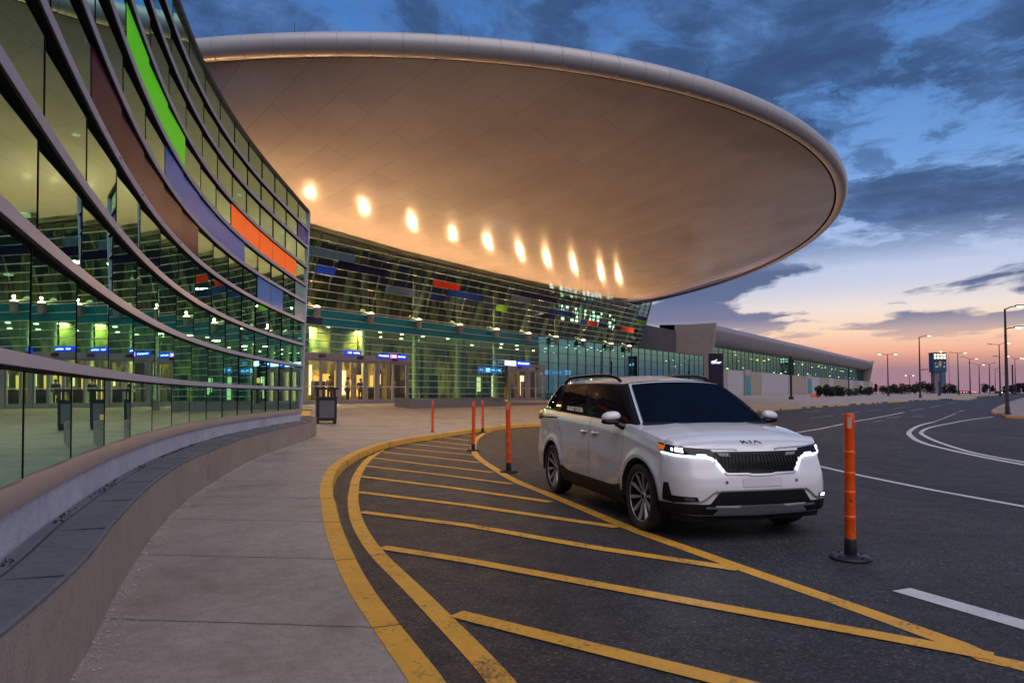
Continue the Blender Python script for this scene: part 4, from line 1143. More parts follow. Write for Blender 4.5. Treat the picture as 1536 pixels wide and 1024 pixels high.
for s in (-1, 1):
    sd = MB()
    sd.join(side_line([(.03, .40), (.02, .8), (.0, 1.20)], .008)); sd.join(side_line([(1.02, .42), (1.10, .75), (1.12, 1.0), (1.02, 1.15)], .006))
    sd.join(side_line([(-1.06, .60), (-1.09, .86), (-1.24, 1.0), (-1.34, 1.12), (-1.36, 1.24)], .006))
    ob('door_gap', msign(sd, s), seam)
    ob('slide_track', msign(side_line([(-2.16, 1.145), (-1.36, 1.15)], .020, .003), s), M['black'])
    # handles
    for x in (-.17, .22):
        h = MB(); z = 1.005
        c = side_pt(x, z); R = []
        for i in range(9):
            f = i/8; bx = x-.115+.23*f; bo = .030*math.sin(PI*min(1, max(0, f)))**.5; th = .017+.004*math.sin(PI*f)
            y = side_pt(bx, z).y
            R.append([Vector((bx, y-.004, z-th)), Vector((bx, y+bo, z-th*.7)), Vector((bx, y+bo+.006, z)), Vector((bx, y+bo, z+th*.7)), Vector((bx, y-.004, z+th))])
        h.rows(R, False); hd = ob('door_handle', msign(h, s), M['car'])
        h = MB(); h.rows([[side_pt(x+.085*math.cos(a)*k, z+.034*math.sin(a)*k, .0025) for a in [2*PI*q/20 for q in range(20)]] for k in (.02, 1)], True); ob('handle_cup', msign(h, s), simple('shaded_cup', (.32, .31, .32), .4), hd)
    # sill cladding and arch liners
    cl = MB(); R = []
    for x in [-WB2+AR+.0+i*(2*WB2-2*AR)/30 for i in range(31)]:
        u_ = (x+WB2-AR)/(2*WB2-2*AR); zt_ = .415+.10*sm((.14-u_)/.14)*0+.06*math.exp(-((u_)/.10)**2)+.05*math.exp(-((1-u_)/.08)**2)
        R.append([Vector((x, side_pt(x, .42).y+.006, zt_)), Vector((x, .985, .36)), Vector((x, .965, .27)), Vector((x, .90, .215)), Vector((x, .70, .21))])
    cl.rows(R); ob('sill_cladding', msign(cl, s), M['matt_black'])
    for h in (WB2, -WB2):
        wl = MB(); R = []
        for k in range(31):
            a = -.12+(PI+.24)*k/30; c_, s_ = math.cos(a), math.sin(a)
            R.append([Vector((h+(AR-.002)*c_, .985, HZ+(AR-.002)*s_)), Vector((h+(AR-.03)*c_, .955, HZ+(AR-.03)*s_)), Vector((h+(AR-.01)*c_, .58, HZ+(AR-.01)*s_)), Vector((h, .58, HZ))])
        wl.rows(R); ob('wheel_arch_liner', msign(wl, s), M['well'])
    # mirror
    mc = MB(); R = []
    for i in range(11):
        u_ = -1+2*i/10; row = []
        for k in range(16):
            a = 2*PI*k/16; r = math.sqrt(max(0, 1-abs(u_)**2.6)); 
            row.append(Vector((1.02+.075*r*math.cos(a)-.02*u_, 1.08+.115*u_, 1.222+.072*r*math.sin(a)*(1.0 if math.sin(a) > 0 else .55)+.012*(1-u_))))
        R.append(row)
    mc.rows(R, True); mi = ob('wing_mirror', msign(mc, s), M['car'])
    mc = MB(); R = []
    for i in range(9):
        u_ = -1+2*i/8; row = []
        for k in range(12):
            a = 2*PI*k/12; r = math.sqrt(max(0, 1-abs(u_)**2.6)); row.append(Vector((1.015+.07*r*math.cos(a)-.02*u_, 1.08+.12*u_, 1.182+.034*r*math.sin(a))))
        R.append(row)
    mc.rows(R, True); mc.tube([Vector((1.03, 1.02, 1.17)), Vector((1.05, .96, 1.135)), Vector((1.08, .90, 1.115))], [.04, .04, .05], 8)
    ob('mirror_base', msign(mc, s), M['gloss_black'], mi)
    # roof rail
    rl = MB(); rp = spline([(.30, .64, 1.665), (.16, .645, 1.715), (-.2, .655, 1.748), (-1.0, .66, 1.752), (-1.6, .645, 1.738), (-1.85, .63, 1.69), (-1.92, .625, 1.65)], 6)
    rl.tube([p+Vector((0, 0, .012)) for p in rp], .021, 8)
    ob('roof_rail', msign(rl, s), M['gloss_black'])
    rl = MB(); rl.tube([p+Vector((0, 0, .030)) for p in rp[5:-5]], .010, 6); ob('rail_trim', msign(rl, s), M['silver'])
    # tail lamp
    tl = MB(); R = []
    for kq in [('r', .75), ('r', .87), ('r', .94), ('r', .98), ('r', 1.0), ('s', -2.26), ('s', -2.18)]:
        col = []
        for j in range(5):
            z = 1.10+.15*j/4
            p = body_pt(kq, (z-.36)/(top_z(-2.5)-.36)) if kq[0] == 'r' else side_pt(kq[1], z)
            c = p.copy(); c.x *= 1.004; c.y *= 1.006; col.append(c)
        R.append(col)
    tl.rows(R); ob('tail_lamp', msign(tl, s), M['red_lens'])

# ---- nose projection: a = arc distance from the centre line, z height
tab = []
L_ = 0; prev = None
for i in range(401):
    q = i/400; p = Vector((2.43-drop(q), .97*q, 0))
    if prev is not None: L_ += (p-prev).length
    tab.append((L_, q)); prev = p
def q_at(a):
    a = max(0, a); lo, hi = 0, 400
    if a >= tab[-1][0]: return 1.0
    while hi-lo > 1:
        m = (lo+hi)//2
        if tab[m][0] <= a: lo = m
        else: hi = m
    return tab[lo][1]+(tab[hi][1]-tab[lo][1])*(a-tab[lo][0])/(tab[hi][0]-tab[lo][0])
def nose(a, z, off=0.0):
    if a > tab[-1][0]:
        x = x0-(a-tab[-1][0]); return side_pt(x, z, off)
    q = q_at(a); zb = .26+.03*q*q; zt = top_z(XF(.95)-drop(q))
    P_ = lambda qq, zz: body_pt(('f', min(1, max(0, qq))), (zz-zb)/(zt-zb))
    p = P_(q, z); dq = P_(min(1, q+.01), z)-P_(max(0, q-.01), z); dz_ = P_(q, z+.01)-P_(q, z-.01)
    n = dq.cross(dz_).normalized(); n = n if n.x > 0 or n.y > 0 else -n
    return p+n*off
def npatch(c, off=.004, nu=14, nv=6):
    """c: four (a, z) corners: bottom-left, bottom-right, top-right, top-left"""
    m_ = MB(); R = []
    for i in range(nu+1):
        u_ = i/nu; row = []
        for j in range(nv+1):
            v_ = j/nv
            a = (c[0][0]*(1-u_)+c[1][0]*u_)*(1-v_)+(c[3][0]*(1-u_)+c[2][0]*u_)*v_
            z = (c[0][1]*(1-u_)+c[1][1]*u_)*(1-v_)+(c[3][1]*(1-u_)+c[2][1]*u_)*v_
            row.append(nose(a, z, off))
        R.append(row)
    m_.rows(R); return m_
def nline(pts, w, off=.008, th=0):
    m_ = MB(); pa = resample([Vector((a, z, 0)) for a, z in pts], .03); R = []
    for i, p in enumerate(pa):
        a = pa[max(0, i-1)]; b = pa[min(len(pa)-1, i+1)]; t_ = (b-a).normalized(); n = Vector((-t_.y, t_.x, 0))*w/2
        q1 = nose(p.x+n.x, p.y+n.y, off); q2 = nose(p.x-n.x, p.y-n.y, off)
        if th: R.append([nose(p.x+n.x, p.y+n.y, off-th), q1, q2, nose(p.x-n.x, p.y-n.y, off-th)])
        else: R.append([q1, q2])
    m_.rows(R); return m_
# grille
gr = mirror(npatch([(0, .690), (.405, .705), (.560, .915), (0, .912)], .004, 18, 8)); gl_ = ob('grille', gr, dark_pane('grille_black', (.004, .004, .0045), .02, .2))
mb = MB()
random.seed(2)
for i in range(13):
    a = .02+.042*i
    zz = .89
    if a < .53:
        mb.join(nline([(a, .885), (a+.012, .845), (a+.004, .80)], .012, .012, .008)); 
    if a < .46: mb.join(nline([(a+.016, .82), (a+.012, .77), (a+.02, .745)], .009, .010, .006))
mb = mirror(mb); ob('grille_bars', mb, simple('dark_chrome', (.022, .022, .025), .4, 0, spec=.12), gl_)
ob('grille_trim', mirror(nline([(0, .680), (.12, .681), (.16, .692), (.40, .694), (.43, .71)], .018, .012, .012)), M['silver'])
for s in (-1, 1): ob('bonnet_trim', msign(nline([(.24, .930), (.30, .940), (.6, .948), (.95, .972)], .012, .008, .008), s), M['silver'])
for s in (-1, 1):
    lens = msign(npatch([(.47, .845), (1.22, .915), (1.30, 1.000), (.56, .935)], .005, 22, 6), s)
    hl = ob('headlight', lens, M['gloss_black'])
    ob('daylight_strip', msign(nline([(1.20, .905), (.98, .882), (.74, .868), (.60, .862), (.54, .84), (.44, .715)], .017, .012, .01), s), M['led'], hl)
    ob('daylight_strip', msign(npatch([(.60, .866), (.74, .872), (.72, .892), (.62, .888)], .010, 6, 3), s), M['led'], hl)
    ob('bulb', msign(npatch([(.86, .905), (.97, .915), (.98, .955), (.87, .948)], .011, 6, 4), s), M['beam'], hl)
    ob('bulb', msign(npatch([(1.00, .92), (1.04, .924), (1.05, .955), (1.01, .950)], .011, 3, 3), s), M['led'], hl)
    ob('side_reflector', msign(npatch([(1.16, .925), (1.25, .935), (1.29, .985), (1.14, .972)], .011, 5, 4), s), M['amber'], hl)
    ob('camera_sensor', msign(npatch([(.34, .865), (.46, .868), (.50, .900), (.36, .897)], .012, 4, 3), s), simple('grey_lens', (.22, .23, .25), .2), gl_)
    # outer air slot with fog lamp
    sl = MB(); sl.join(npatch([(.985, .40), (1.16, .42), (1.13, .60), (1.06, .60)], .004, 8, 8)); sl.join(npatch([(.72, .425), (1.0, .405), (1.02, .475), (.74, .47)], .004, 10, 4))
    fs = ob('fog_recess', msign(sl, s), M['matt_black'])
    ob('fog_lamp', msign(npatch([(.76, .435), (.86, .43), (.87, .462), (.77, .463)], .009, 4, 3), s), M['beam'] if s > 0 else simple('unlit_lamp', (.10, .10, .11), .2), fs)
    ob('recess_trim', msign(nline([(1.18, .40), (.98, .392), (.76, .405), (.66, .44), (.56, .515), (.52, .53)], .018, .008, .008), s), M['silver'], fs)
    ob('bumper_end', msign(npatch([(.50, .285), (1.30, .30), (1.22, .395), (.56, .40)], .010, 20, 4), s), M['matt_black'])
# lower intake, skid plate, number-plate blank
lo_ = ob('lower_intake', mirror(npatch([(0, .375), (.62, .385), (.50, .520), (0, .520)], .005, 16, 6)), M['matt_black'])
ob('intake_trim', mirror(nline([(0, .527), (.49, .527), (.54, .51)], .014, .009, .009)), M['silver'], lo_)
ob('skid_plate', mirror(npatch([(0, .275), (.60, .285), (.50, .355), (0, .362)], .018, 16, 5)), M['silver'])
ob('skid_lip', mirror(nline([(0, .368), (.24, .368), (.29, .352), (.66, .366)], .018, .022, .022)), M['silver'])
ob('plate_blank', mirror(npatch([(0, .565), (.235, .567), (.235, .655), (0, .652)], .006, 6, 3)), simple('plate_white', (.70, .69, .71), .45))
for a in (.42, ):
    for s in (-1, 1):
        ob('parking_sensor', msign(npatch([(a-.014, .60), (a+.014, .60), (a+.014, .628), (a-.014, .628)], .004, 3, 3), s), seam)
ob('under_tray', mirror(npatch([(0, .20), (1.1, .22), (1.1, .30), (0, .28)], -.01, 14, 3)), M['well'])
fl_ = MB(); fl_.box((0, 0, .27), (4.5, 1.5, .10)); ob('floor_pan', fl_, M['well'], smooth=False)
fi = MB(); fi.box((-.55, 0, .68), (3.2, 1.1, .8)); ob('inner_shell', fi, M['well'], smooth=False)
# emblem letters K I A on the bonnet edge
def emblem():
    m_ = MB(); hh = .098; w = .0155
    def seg(x1, y1, x2, y2):
        a = Vector((x1, y1, 0)); b = Vector((x2, y2, 0)); t_ = (b-a).normalized(); n = Vector((-t_.y, t_.x, 0))*w/2
        m_.hexa([a-n, b-n, b+n, a+n], [p+Vector((0, 0, .006)) for p in (a-n, b-n, b+n, a+n)])
    seg(-.150, -hh/2, -.150, hh/2); seg(-.146, -.002, -.080, hh/2); seg(-.118, .012, -.066, -hh/2)       # K
    seg(-.012, -hh/2, .002, hh/2)                                                                         # slanted I
    seg(.046, -hh/2, .100, hh/2); seg(.094, hh/2, .156, -hh/2)                                            # A without a bar
    return m_
em = emblem(); ep = []
for p in em.v:
    # letters lie on the sloping bonnet edge; reading direction is the van's left
    s_ = p.y
    p.x *= .70; s_ *= .72; xx = 2.225-.85*s_
    edge_z = lin(xx, [2.0, 2.15, 2.25, 2.33], [1.045, 1.018, .985, .952])
    ep.append(Vector((xx+p.z*.55, p.x, edge_z+.012+p.z*.8)))
em.v = ep
# drop the letters onto the real bonnet surface
from mathutils.bvhtree import BVHTree
bv = BVHTree.FromPolygons([v.co[:] for v in bod.data.vertices], [tuple(p.vertices) for p in bod.data.polygons])
for i, p in enumerate(em.v):
    h = bv.ray_cast(Vector((p.x, p.y, 2)), Vector((0, 0, -1)))
    if h[0] is not None: p.z = h[0].z+(.003 if (i % 8) < 4 else .010)
ob('emblem', em, simple('dark_emblem', (.05, .055, .08), .25, .7), smooth=False)
# lettering on the sliding door glass
pa, pb = gpt(5.30, .12), gpt(6.10, .12); 
lt = text_mb('GRANDE TOUE IER', .12, Matrix.Identity(4), .001, .004)
xs1 = max(p.x for p in lt.v); xs0 = min(p.x for p in lt.v); ys1 = max(p.y for p in lt.v); ys0 = min(p.y for p in lt.v)
for p in lt.v:
    f = (p.x-xs0)/(xs1-xs0); g_ = (p.y-ys0)/(ys1-ys0)
    q = gpt(5.98-.66*f, .075+.135*g_, .0115+p.z*.5); p.x, p.y, p.z = q.x, -q.y, q.z
ob('window_lettering', lt, simple('white_decal', (.72, .72, .72), .5), smooth=False)
# wheels
def wheel(x, s):
    ty = MB(); pr = [(.272, -.10), (.286, -.112), (.335, -.118), (.358, -.108), (.370, -.075), (.372, 0), (.370, .075), (.358, .108), (.335, .118), (.286, .112), (.272, .10)]
    ty.lathe(pr, (x, 0, HZ), 40, 'y', False); w = ob('tyre', MB() if False else shift(ty, .86*s), M['rubber'])
    rm = MB(); rm.lathe([(.276, -.09), (.280, .085), (.273, .100), (.262, .092), (.258, .02), (.258, -.08)], (x, 0, HZ), 40, 'y', False); rm.lathe([(.0, .018), (.26, .018)], (x, 0, HZ), 40, 'y')
    rim = ob('rim', shift(flip(rm, s), .86*s), M['dark_alloy'], w)
    sp = MB()
    for k in range(10):
        a = 2*PI*k/10+.15
        ca, sa = math.cos(a), math.sin(a)
        def P_(r, t_, d): return Vector((x+r*ca-t_*sa, d, HZ+r*sa+t_*ca))
        prof_ = [(.052, .010, .055), (.10, .010, .068), (.17, .018, .078), (.225, .025, .086), (.264, .016, .094)]
        R = []
        for r, hw, d in prof_:
            R.append([P_(r, -hw, d-.02), P_(r, -hw, d), P_(r, hw*.55, d), P_(r, hw, d-.02)])
        sp.rows(R)
    sp.lathe([(.0, .066), (.05, .064), (.058, .05)], (x, 0, HZ), 20, 'y', False)
    sp.lathe([(.262, .088), (.266, .100), (.277, .100)], (x, 0, HZ), 40, 'y', False)
    ob('spokes', shift(flip(sp, s), .86*s), M['alloy'], w, angle=30)
    hc = MB(); hc.lathe([(0, .070), (.028, .069)], (x, 0, HZ), 16, 'y'); ob('hub_cap', shift(flip(hc, s), .86*s), M['gloss_black'], w)
def flip(m_, s):
    if s > 0: return m_
    o = MB(); o.v = [Vector((p.x, -p.y, p.z)) for p in m_.v]; o.f = [f[::-1] for f in m_.f]; return o
def shift(m_, dy):
    m_.v = [Vector((p.x, p.y+dy, p.z)) for p in m_.v]; return m_
for x in (WB2, -WB2):
    for s in (-1, 1): wheel(x, s)
for s in (-1, 1):
    li = bpy.data.lights.new('headlamp_beam', 'SPOT'); li.energy = 10; li.color = (.85, .92, 1); li.spot_size = rad(80); li.spot_blend = .8; li.shadow_soft_size = .05
    lo = bpy.data.objects.new('headlamp_beam', li); COL.objects.link(lo); lo.parent = van
    q = nose(.9, .92, .05); lo.location = (q.x, q.y*s, q.z); lo.rotation_euler = Vector((1, .1*s, -.22)).to_track_quat('-Z', 'Y').to_euler()
# ------------------------------------------------------------------ orange delineator posts
def m_orange():
    t = NT('orange_plastic'); p = t.coord(); n = t.noise(p, 9, 5, .6)
    c = t.ramp(n, [(.3, (.88, .075, .004)), (.65, (1.0, .125, .008))]); sc = t.ramp(t.noise(p, 40, 4, .8), [(.62, 0), (.75, 1)])
    c = t.mix(t.math('MULTIPLY', sc, .35), c, (.25, .05, .02)); t.bsdf(c, t.ramp(n, [(.3, .28), (.7, .5)]), 0, t.bump(n, .15, .01), .5); return t.m
M['orange'] = m_orange(); M['post_base'] = simple('black_rubber_base', (.012, .012, .013), .42, var=.4)
M['reflector'] = simple('scuffed_reflector', (.62, .42, .36), .35, var=.35, scale=30)
def post(u, v, vt, label, tilt=0, rot=0, scuffs=True):
    p = on_road(u, v); hgt = H+ (Y0-vt)*p.y/F - p.z
    r = thing('delineator_post', label, 'traffic post', p, rot, 'orange delineator posts around the hatched bay')
    mb = MB(); mb.lathe([(.178, 0), (.18, .012), (.165, .026), (.10, .034), (.07, .042), (0, .042)], (0, 0, .004), 28)
    for k in range(4):
        a = k*PI/2+.4; mb.lathe([(.014, 0), (.012, .012), (0, .012)], (.135*math.cos(a), .135*math.sin(a), .034), 8)
    obj('base_plate', mb, M['post_base'], r, smooth=True, local=True)
    mb = MB(); mb.lathe([(.052, .04), (.054, .05), (.053, .17), (.046, .19)], (0, 0, 0), 20); obj('rubber_foot', mb, M['post_base'], r, smooth=True, local=True)
    pr = [(.046, .16)]; 
    for f in (.30, .47, .60, .745):
        z = f*hgt; pr += [(.0455, z-.03), (.0485, z-.022), (.0485, z-.006), (.0435, z), (.0455, z+.012)]
    pr += [(.044, hgt*.89), (.047, hgt*.895), (.047, hgt*.985), (.043, hgt), (.0, hgt)]
    mb = MB(); mb.lathe(pr, (0, 0, 0), 24); tb = obj('tube', mb, M['orange'], r, smooth=True, local=True)
    mb = MB(); a0 = -PI/2-rot-.75; R = []
    for k in range(7):
        a = a0+.75*k/6; R.append([Vector((.0482*math.cos(a), .0482*math.sin(a), hgt*.90)), Vector((.0482*math.cos(a), .0482*math.sin(a), hgt*.975))])
    mb.rows(R); obj('reflector', mb, M['reflector'], tb, local=True)
    if scuffs:
        for z0, z1, a1 in ((.345, .26, -1.2), (.52, .50, -1.5)):
            mb = MB(); R = []
            for k in range(9):
                a = a1-rot-.5*math.sin(PI*k/8); z = hgt*(z0*.8+(z1-z0)*k/8)
                R.append([Vector((.0464*math.cos(a), .0464*math.sin(a), z-.006)), Vector((.0464*math.cos(a), .0464*math.sin(a), z+.006))])
            mb.rows(R); obj('scuff', mb, simple('dark_scuff', (.16, .03, .012), .6), tb, local=True)
    r.rotation_euler = (tilt*.4, tilt, rot); return r
post(1276, 838, 620, 'tall orange delineator post standing nearest the camera right of the minivan', .004)
post(763, 708, 604, 'orange delineator post just behind the minivan beside the yellow border line', -.008, .7)
post(709.7, 676, 602, 'orange delineator post where the two yellow border lines bend together', .02, 1.3)
post(724, 649, 600, 'farthest orange delineator post near the tip of the hatched bay', -.012, 2.0)
post(648.6, 654, 600, 'leftmost orange delineator post beside the yellow kerb', .01, .2)

# ------------------------------------------------------------------ litter bin by the end of the seat wall
p = on_plaza(489, 635)
k_ = 54.5*p.y/F/1.36
bn = thing('litter_bin', 'black framed litter bin with grey panels at the end of the seat wall', 'litter bin', p, .35)
def bb(name, c, s, m, par, bev=.008):
    mb = MB(); mb.box([x*k_ for x in c], [x*k_ for x in s]); return obj(name, mb, m, par, bevel=bev*k_, local=True)
M['bin_black'] = simple('bin_black', (.014, .014, .015), .45); M['bin_grey'] = simple('bin_grey_panel', (.13, .13, .135), .5, var=.2)
mb = MB()
for x in (-.31, .31):
    for y in (-.25, .25): mb.box((x*k_, y*k_, .06*k_), (.07*k_, .07*k_, .12*k_))
bodyb = bb('bin_body', (0, 0, .53), (.72, .60, .84), M['bin_black'], bn)
for x in (-.31, .31):
    for y in (-.25, .25): bb('foot', (x, y, .055), (.08, .08, .11), M['bin_black'], bn)
for y in (-1, 1): bb('panel', (0, y*.303, .54), (.54, .012, .64), M['bin_grey'], bodyb, .004)
for x in (-1, 1): bb('panel', (x*.363, 0, .54), (.012, .44, .64), M['bin_grey'], bodyb, .004)
bb('lid_rim', (0, 0, .97), (.78, .66, .05), M['bin_black'], bn)
for x in (-.30, .30):
    for y in (-.22, .22): bb('canopy_post', (x, y, 1.13), (.05, .05, .28), M['bin_black'], bn)
bb('canopy', (0, 0, 1.30), (.84, .70, .07), M['bin_black'], bn, .02)
# small amber lantern box on the wall end behind it
lp = Vector((wall[-1].x+.12, wall[-1].y+.25, 0))
mb = MB(); mb.box((lp.x+.05, lp.y, .48), (.42, .5, .62)); o = obj('stone_block', mb, M['tan'], bevel=.015); tag(o, 'small tan stone block at the end of the green glass building', 'stone block')
lt_ = thing('lantern', 'small glowing amber lantern on the tan stone block', 'lantern', (lp.x+.03, lp.y-.08, .79))
mb = MB(); mb.box((0, 0, .01), (.26, .16, .02)); mb.box((0, 0, .20), (.28, .18, .025)); obj('lantern_frame', mb, M['dark_frame'], lt_, local=True)
mb = MB(); mb.box((0, 0, .103), (.22, .13, .163)); obj('lantern_glass', mb, emit('amber_glow', (1, .48, .16), .45), lt_, local=True)

# ------------------------------------------------------------------ sloping low wall before the second entrance
a = on_plaza(616, 612.5); b = on_plaza(828, 606.2)
mb = MB(); td_ = (b-a); td_.z = 0; td_.normalize(); nn = Vector((-td_.y, td_.x, 0))*1.3
mb.hexa([a-Vector((0, 0, .1)), b-Vector((0, 0, .1)), b+nn-Vector((0, 0, .1)), a+nn-Vector((0, 0, .1))], [a+Vector((0, 0, .56)), b+Vector((0, 0, .10)), b+nn+Vector((0, 0, .10)), a+nn+Vector((0, 0, .62))])
o = obj('ramp_wall', mb, M['plinth'], bevel=.02); tag(o, 'low grey sloping ramp wall in front of the terminal glass', 'low wall')

# ------------------------------------------------------------------ street lamps
M['pole'] = simple('dark_lamp_pole', (.022, .02, .024), .5, .3); M['lamp_glow'] = emit('street_lamp_glow', (1, .74, .42), 5)
def lamp(ub, vt, y, arms, label, r=.085, ground=None, head=1.0, lean=0):
    x = (ub-768)/F*y
    z = ground if ground is not None else (plaza(x, y)-.02)
    top = H+(Y0-vt)*y/F; hgt = top-z
    t_ = thing('street_lamp', label, 'street lamp', (x, y, z), 0, 'street lamps along the airport road')
    mb = MB(); mb.lathe([(r*2.4, 0), (r*2.4, .03), (r*1.55, .06), (r*1.5, .5), (r*1.25, .55), (r*.62, hgt-.05), (0, hgt)], (0, 0, 0), 12); pl = obj('pole', mb, M['pole'], t_, smooth=True, local=True)
    mb = MB()
    for k in range(4): mb.lathe([(.03, 0), (.03, .06), (0, .06)], (r*1.95*math.cos(k*PI/2+.7), r*1.95*math.sin(k*PI/2+.7), .03), 6)
    obj('anchor_bolts', mb, M['pole'], pl, local=True)
    for (dx, dy, dz, z0, lit) in arms:
        mb = MB(); zz0 = hgt+z0-.08; e = Vector((dx, dy, zz0+dz))
        mb.tube(spline([(0, 0, zz0), (dx*.5, dy*.5, zz0+dz*.75), e], 5), r*.42, 6); obj('arm', mb, M['pole'], t_, local=True)
        d = Vector((dx, dy, 0)).normalized(); mb = MB()
        mb.box(e+d*.26*head+Vector((0, 0, .05)), (.62*head, .26*head, .09*head), d, Vector((-d.y, d.x, 0))); hd = obj('lamp_head', mb, M['pole'], t_, bevel=.02, local=True)
        if lit:
            mb = MB(); mb.lathe([(0, -.10), (.10, -.075), (.17, 0), (0, .005)], (0, 0, 0), 10)
            mb.v = [Vector((q.x*1.7*head, q.y*head, q.z*head*1.3)) for q in mb.v]
            mb.v = [e+d*.28*head+d*q.x+Vector((-d.y, d.x, 0))*q.y+Vector((0, 0, q.z+.005)) for q in mb.v]
            obj('lamp_lens', mb, M['lamp_glow'], hd, smooth=True, local=True)
    return t_
gi = on_plaza(1510, 615.6)
lamp(1510, 462, 44.5, [(.75, 0, .22, 0, True), (.50, -.15, .10, -1.25, True)], 'tallest dark street lamp, standing on the traffic island with two lit heads', .09, rise(44.5)+.145, .8)
lamp(1380, 505, 95, [(1.1, 0, .25, 0, True), (.5, 0, 0, -4.4, False)], 'tall dark street lamp with one lit arm left of the billboard tower', .10)
lamp(1332, 531, 112, [(1.0, 0, .1, 0, True), (-1.0, 0, .1, 0, True), (-.9, 0, .05, -6.8, True)], 'street lamp with two short lit arms just past the end of the concourse', .09)
lamp(1437.5, 529, 132, [(1.1, 0, .1, 0, True), (-1.1, 0, .12, 0, False)], 'street lamp with a T of two arms right of the billboard tower', .10)
lamp(1455, 538, 150, [(1.2, 0, .1, 0, True), (-1.4, 0, .5, 0, False)], 'street lamp with a bright right head and a raised dark left arm', .11)
lamp(1469, 547, 175, [(.5, -.4, .1, 0, True), (-2.2, 0, .5, 0, False)], 'street lamp with a bright head in front of the far dark tree', .11)
lamp(1484.5, 546, 172, [(1.1, 0, .35, 0, False), (-1.1, 0, .35, 0, False)], 'unlit street lamp with a Y of two short arms', .11)
lamp(1493, 553, 212, [(.6, 0, .2, 0, False), (3.2, 0, -1.8, 0, True)], 'thin far street lamp partly hidden left of a tall pole', .09)
lamp(1500, 516, 113, [(1.3, 0, .3, 0, True), (-1.3, 0, .05, 0, False), (-.5, 0, 0, -1.9, False)], 'tall street lamp with two arms immediately left of the island lamp', .10)
lamp(1523, 538, 140, [(1.0, 0, .25, 0, True), (1.6, 0, .0, .1, True), (-1.0, 0, .6, 0, True)], 'street lamp with several lit heads at the far right', .08)
lamp(1364.5, 563, 205, [(.8, 0, .1, 0, True), (-.8, 0, .1, 0, True)], 'short distant street lamp with two lit heads above the trees', .09)
lamp(1424, 531, 180, [(-.9, 0, -.2, 0, True)], 'slender street lamp with one lit head close to the right of the billboard tower', .05)
def pole(ub, vt, y, label, r=.09):
    x = (ub-768)/F*y; z = plaza(x, y)-.02; hgt = H+(Y0-vt)*y/F-z
    t_ = thing('lamp_pole', label, 'pole', (x, y, z), 0)
    mb = MB(); mb.lathe([(r*2.2, 0), (r*2.2, .3), (r, .4), (r*.9, hgt-.1)], (0, 0, 0), 10); obj('pole', mb, M['pole'], t_, smooth=True, local=True)
    mb = MB(); mb.lathe([(r*1.3, hgt-.12), (r*1.3, hgt), (0, hgt+.03)], (0, 0, 0), 10); obj('cap', mb, M['pole'], t_, local=True)
pole(1186.5, 534, 86, 'thick black pole standing before the pale concourse wall', .14)
pole(1273, 551, 112, 'thinner black pole standing among the bushes by the concourse', .10)
pole(1519, 547, 168, 'bare dark pole without arms right of the island lamp', .17)
pole(1408.5, 572, 118, 'short dark pole in front of the billboard tower', .10)

# ------------------------------------------------------------------ navy sign totem
y = 84; x0_, x1_ = (1063.5-768)/F*y, (1084.5-768)/F*y; zt = H+(Y0-530)*y/F; xc = (x0_+x1_)/2; zg = plaza(xc, y)
tt = thing('sign_totem', 'tall navy blue sign totem with a white winged emblem behind the minivan roof', 'sign', (xc, y, zg-.02))
wd = x1_-x0_
mb = MB(); mb.box((0, 0, (zt-zg)/2+.02), (wd, .35, zt-zg)); pn = obj('totem_body', mb, simple('totem_navy', (.006, .008, .035), .3), tt, bevel=.02, local=True)
mb = MB(); mb.box((wd/2+.03, 0, (zt-zg)/2), (.05, .38, zt-zg)); obj('edge_trim', mb, M['steel'], tt, local=True)
ez = zt-zg-.98
mb = MB()
def flat(mb, poly, y_, th=.02): 
    n = len(poly); f = [Vector((a, y_-th, b)) for a, b in poly]; g_ = [Vector((a, y_, b)) for a, b in poly]
    mb.add(f+g_, [tuple(range(n)), tuple(range(2*n-1, n-1, -1))]+[(i, n+i, n+(i+1) % n, (i+1) % n) for i in range(n)])
flat(mb, [(-.50*wd/1.0*.8, ez+.02), (-.36*wd*.8, ez+.10), (-.10*wd*.8, ez+.16), (.02*wd, ez+.30), (.09*wd, ez+.28), (.0, ez+.12), (-.1*wd, ez+.03), (-.42*wd*.8, ez-.02)], -.176)
e1 = obj('emblem', mb, emit('lit_emblem', (.9, .9, 1), 1.0), pn, local=True)
tx = text_mb('cffcer', .46, Matrix.Translation((-.02, -.19, ez-.07)) @ Matrix.Rotation(PI/2, 4, 'X'), .012, .02, .25, wd*.74)
obj('sign_lettering', tx, bpy.data.materials['lit_emblem'], pn, local=True)

# ------------------------------------------------------------------ billboard tower
y = 215; kx = y/F; xc = (1407-768)*kx; zg = 1.2; z0, z1 = H+(Y0-557)*kx, H+(Y0-529)*kx; wd = 20*kx
tw = thing('billboard_tower', 'distant tower carrying a blue picture board topped by rows of lit windows', 'tower', (xc, y, zg-.2))
mb = MB(); mb.box((0, 0, (z0+z1)/2-zg), (wd, 2.4, z1-z0)); bd = obj('board', mb, simple('board_blue', (.02, .085, .16), .4), tw, bevel=.08, local=True)
mb = MB(); mb.box((-.15*wd, .2, (z0-zg)/2), (.42*wd, 2.0, z0-zg+.4)); obj('shaft', mb, simple('shaft_mauve', (.20, .15, .19), .6), tw, local=True)
mb = MB(); mb.box((.23*wd, 0, (z0-zg)/2), (.36*wd, 2.4, z0-zg+.4)); obj('shaft', mb, simple('shaft_blue', (.07, .11, .16), .6), tw, local=True)
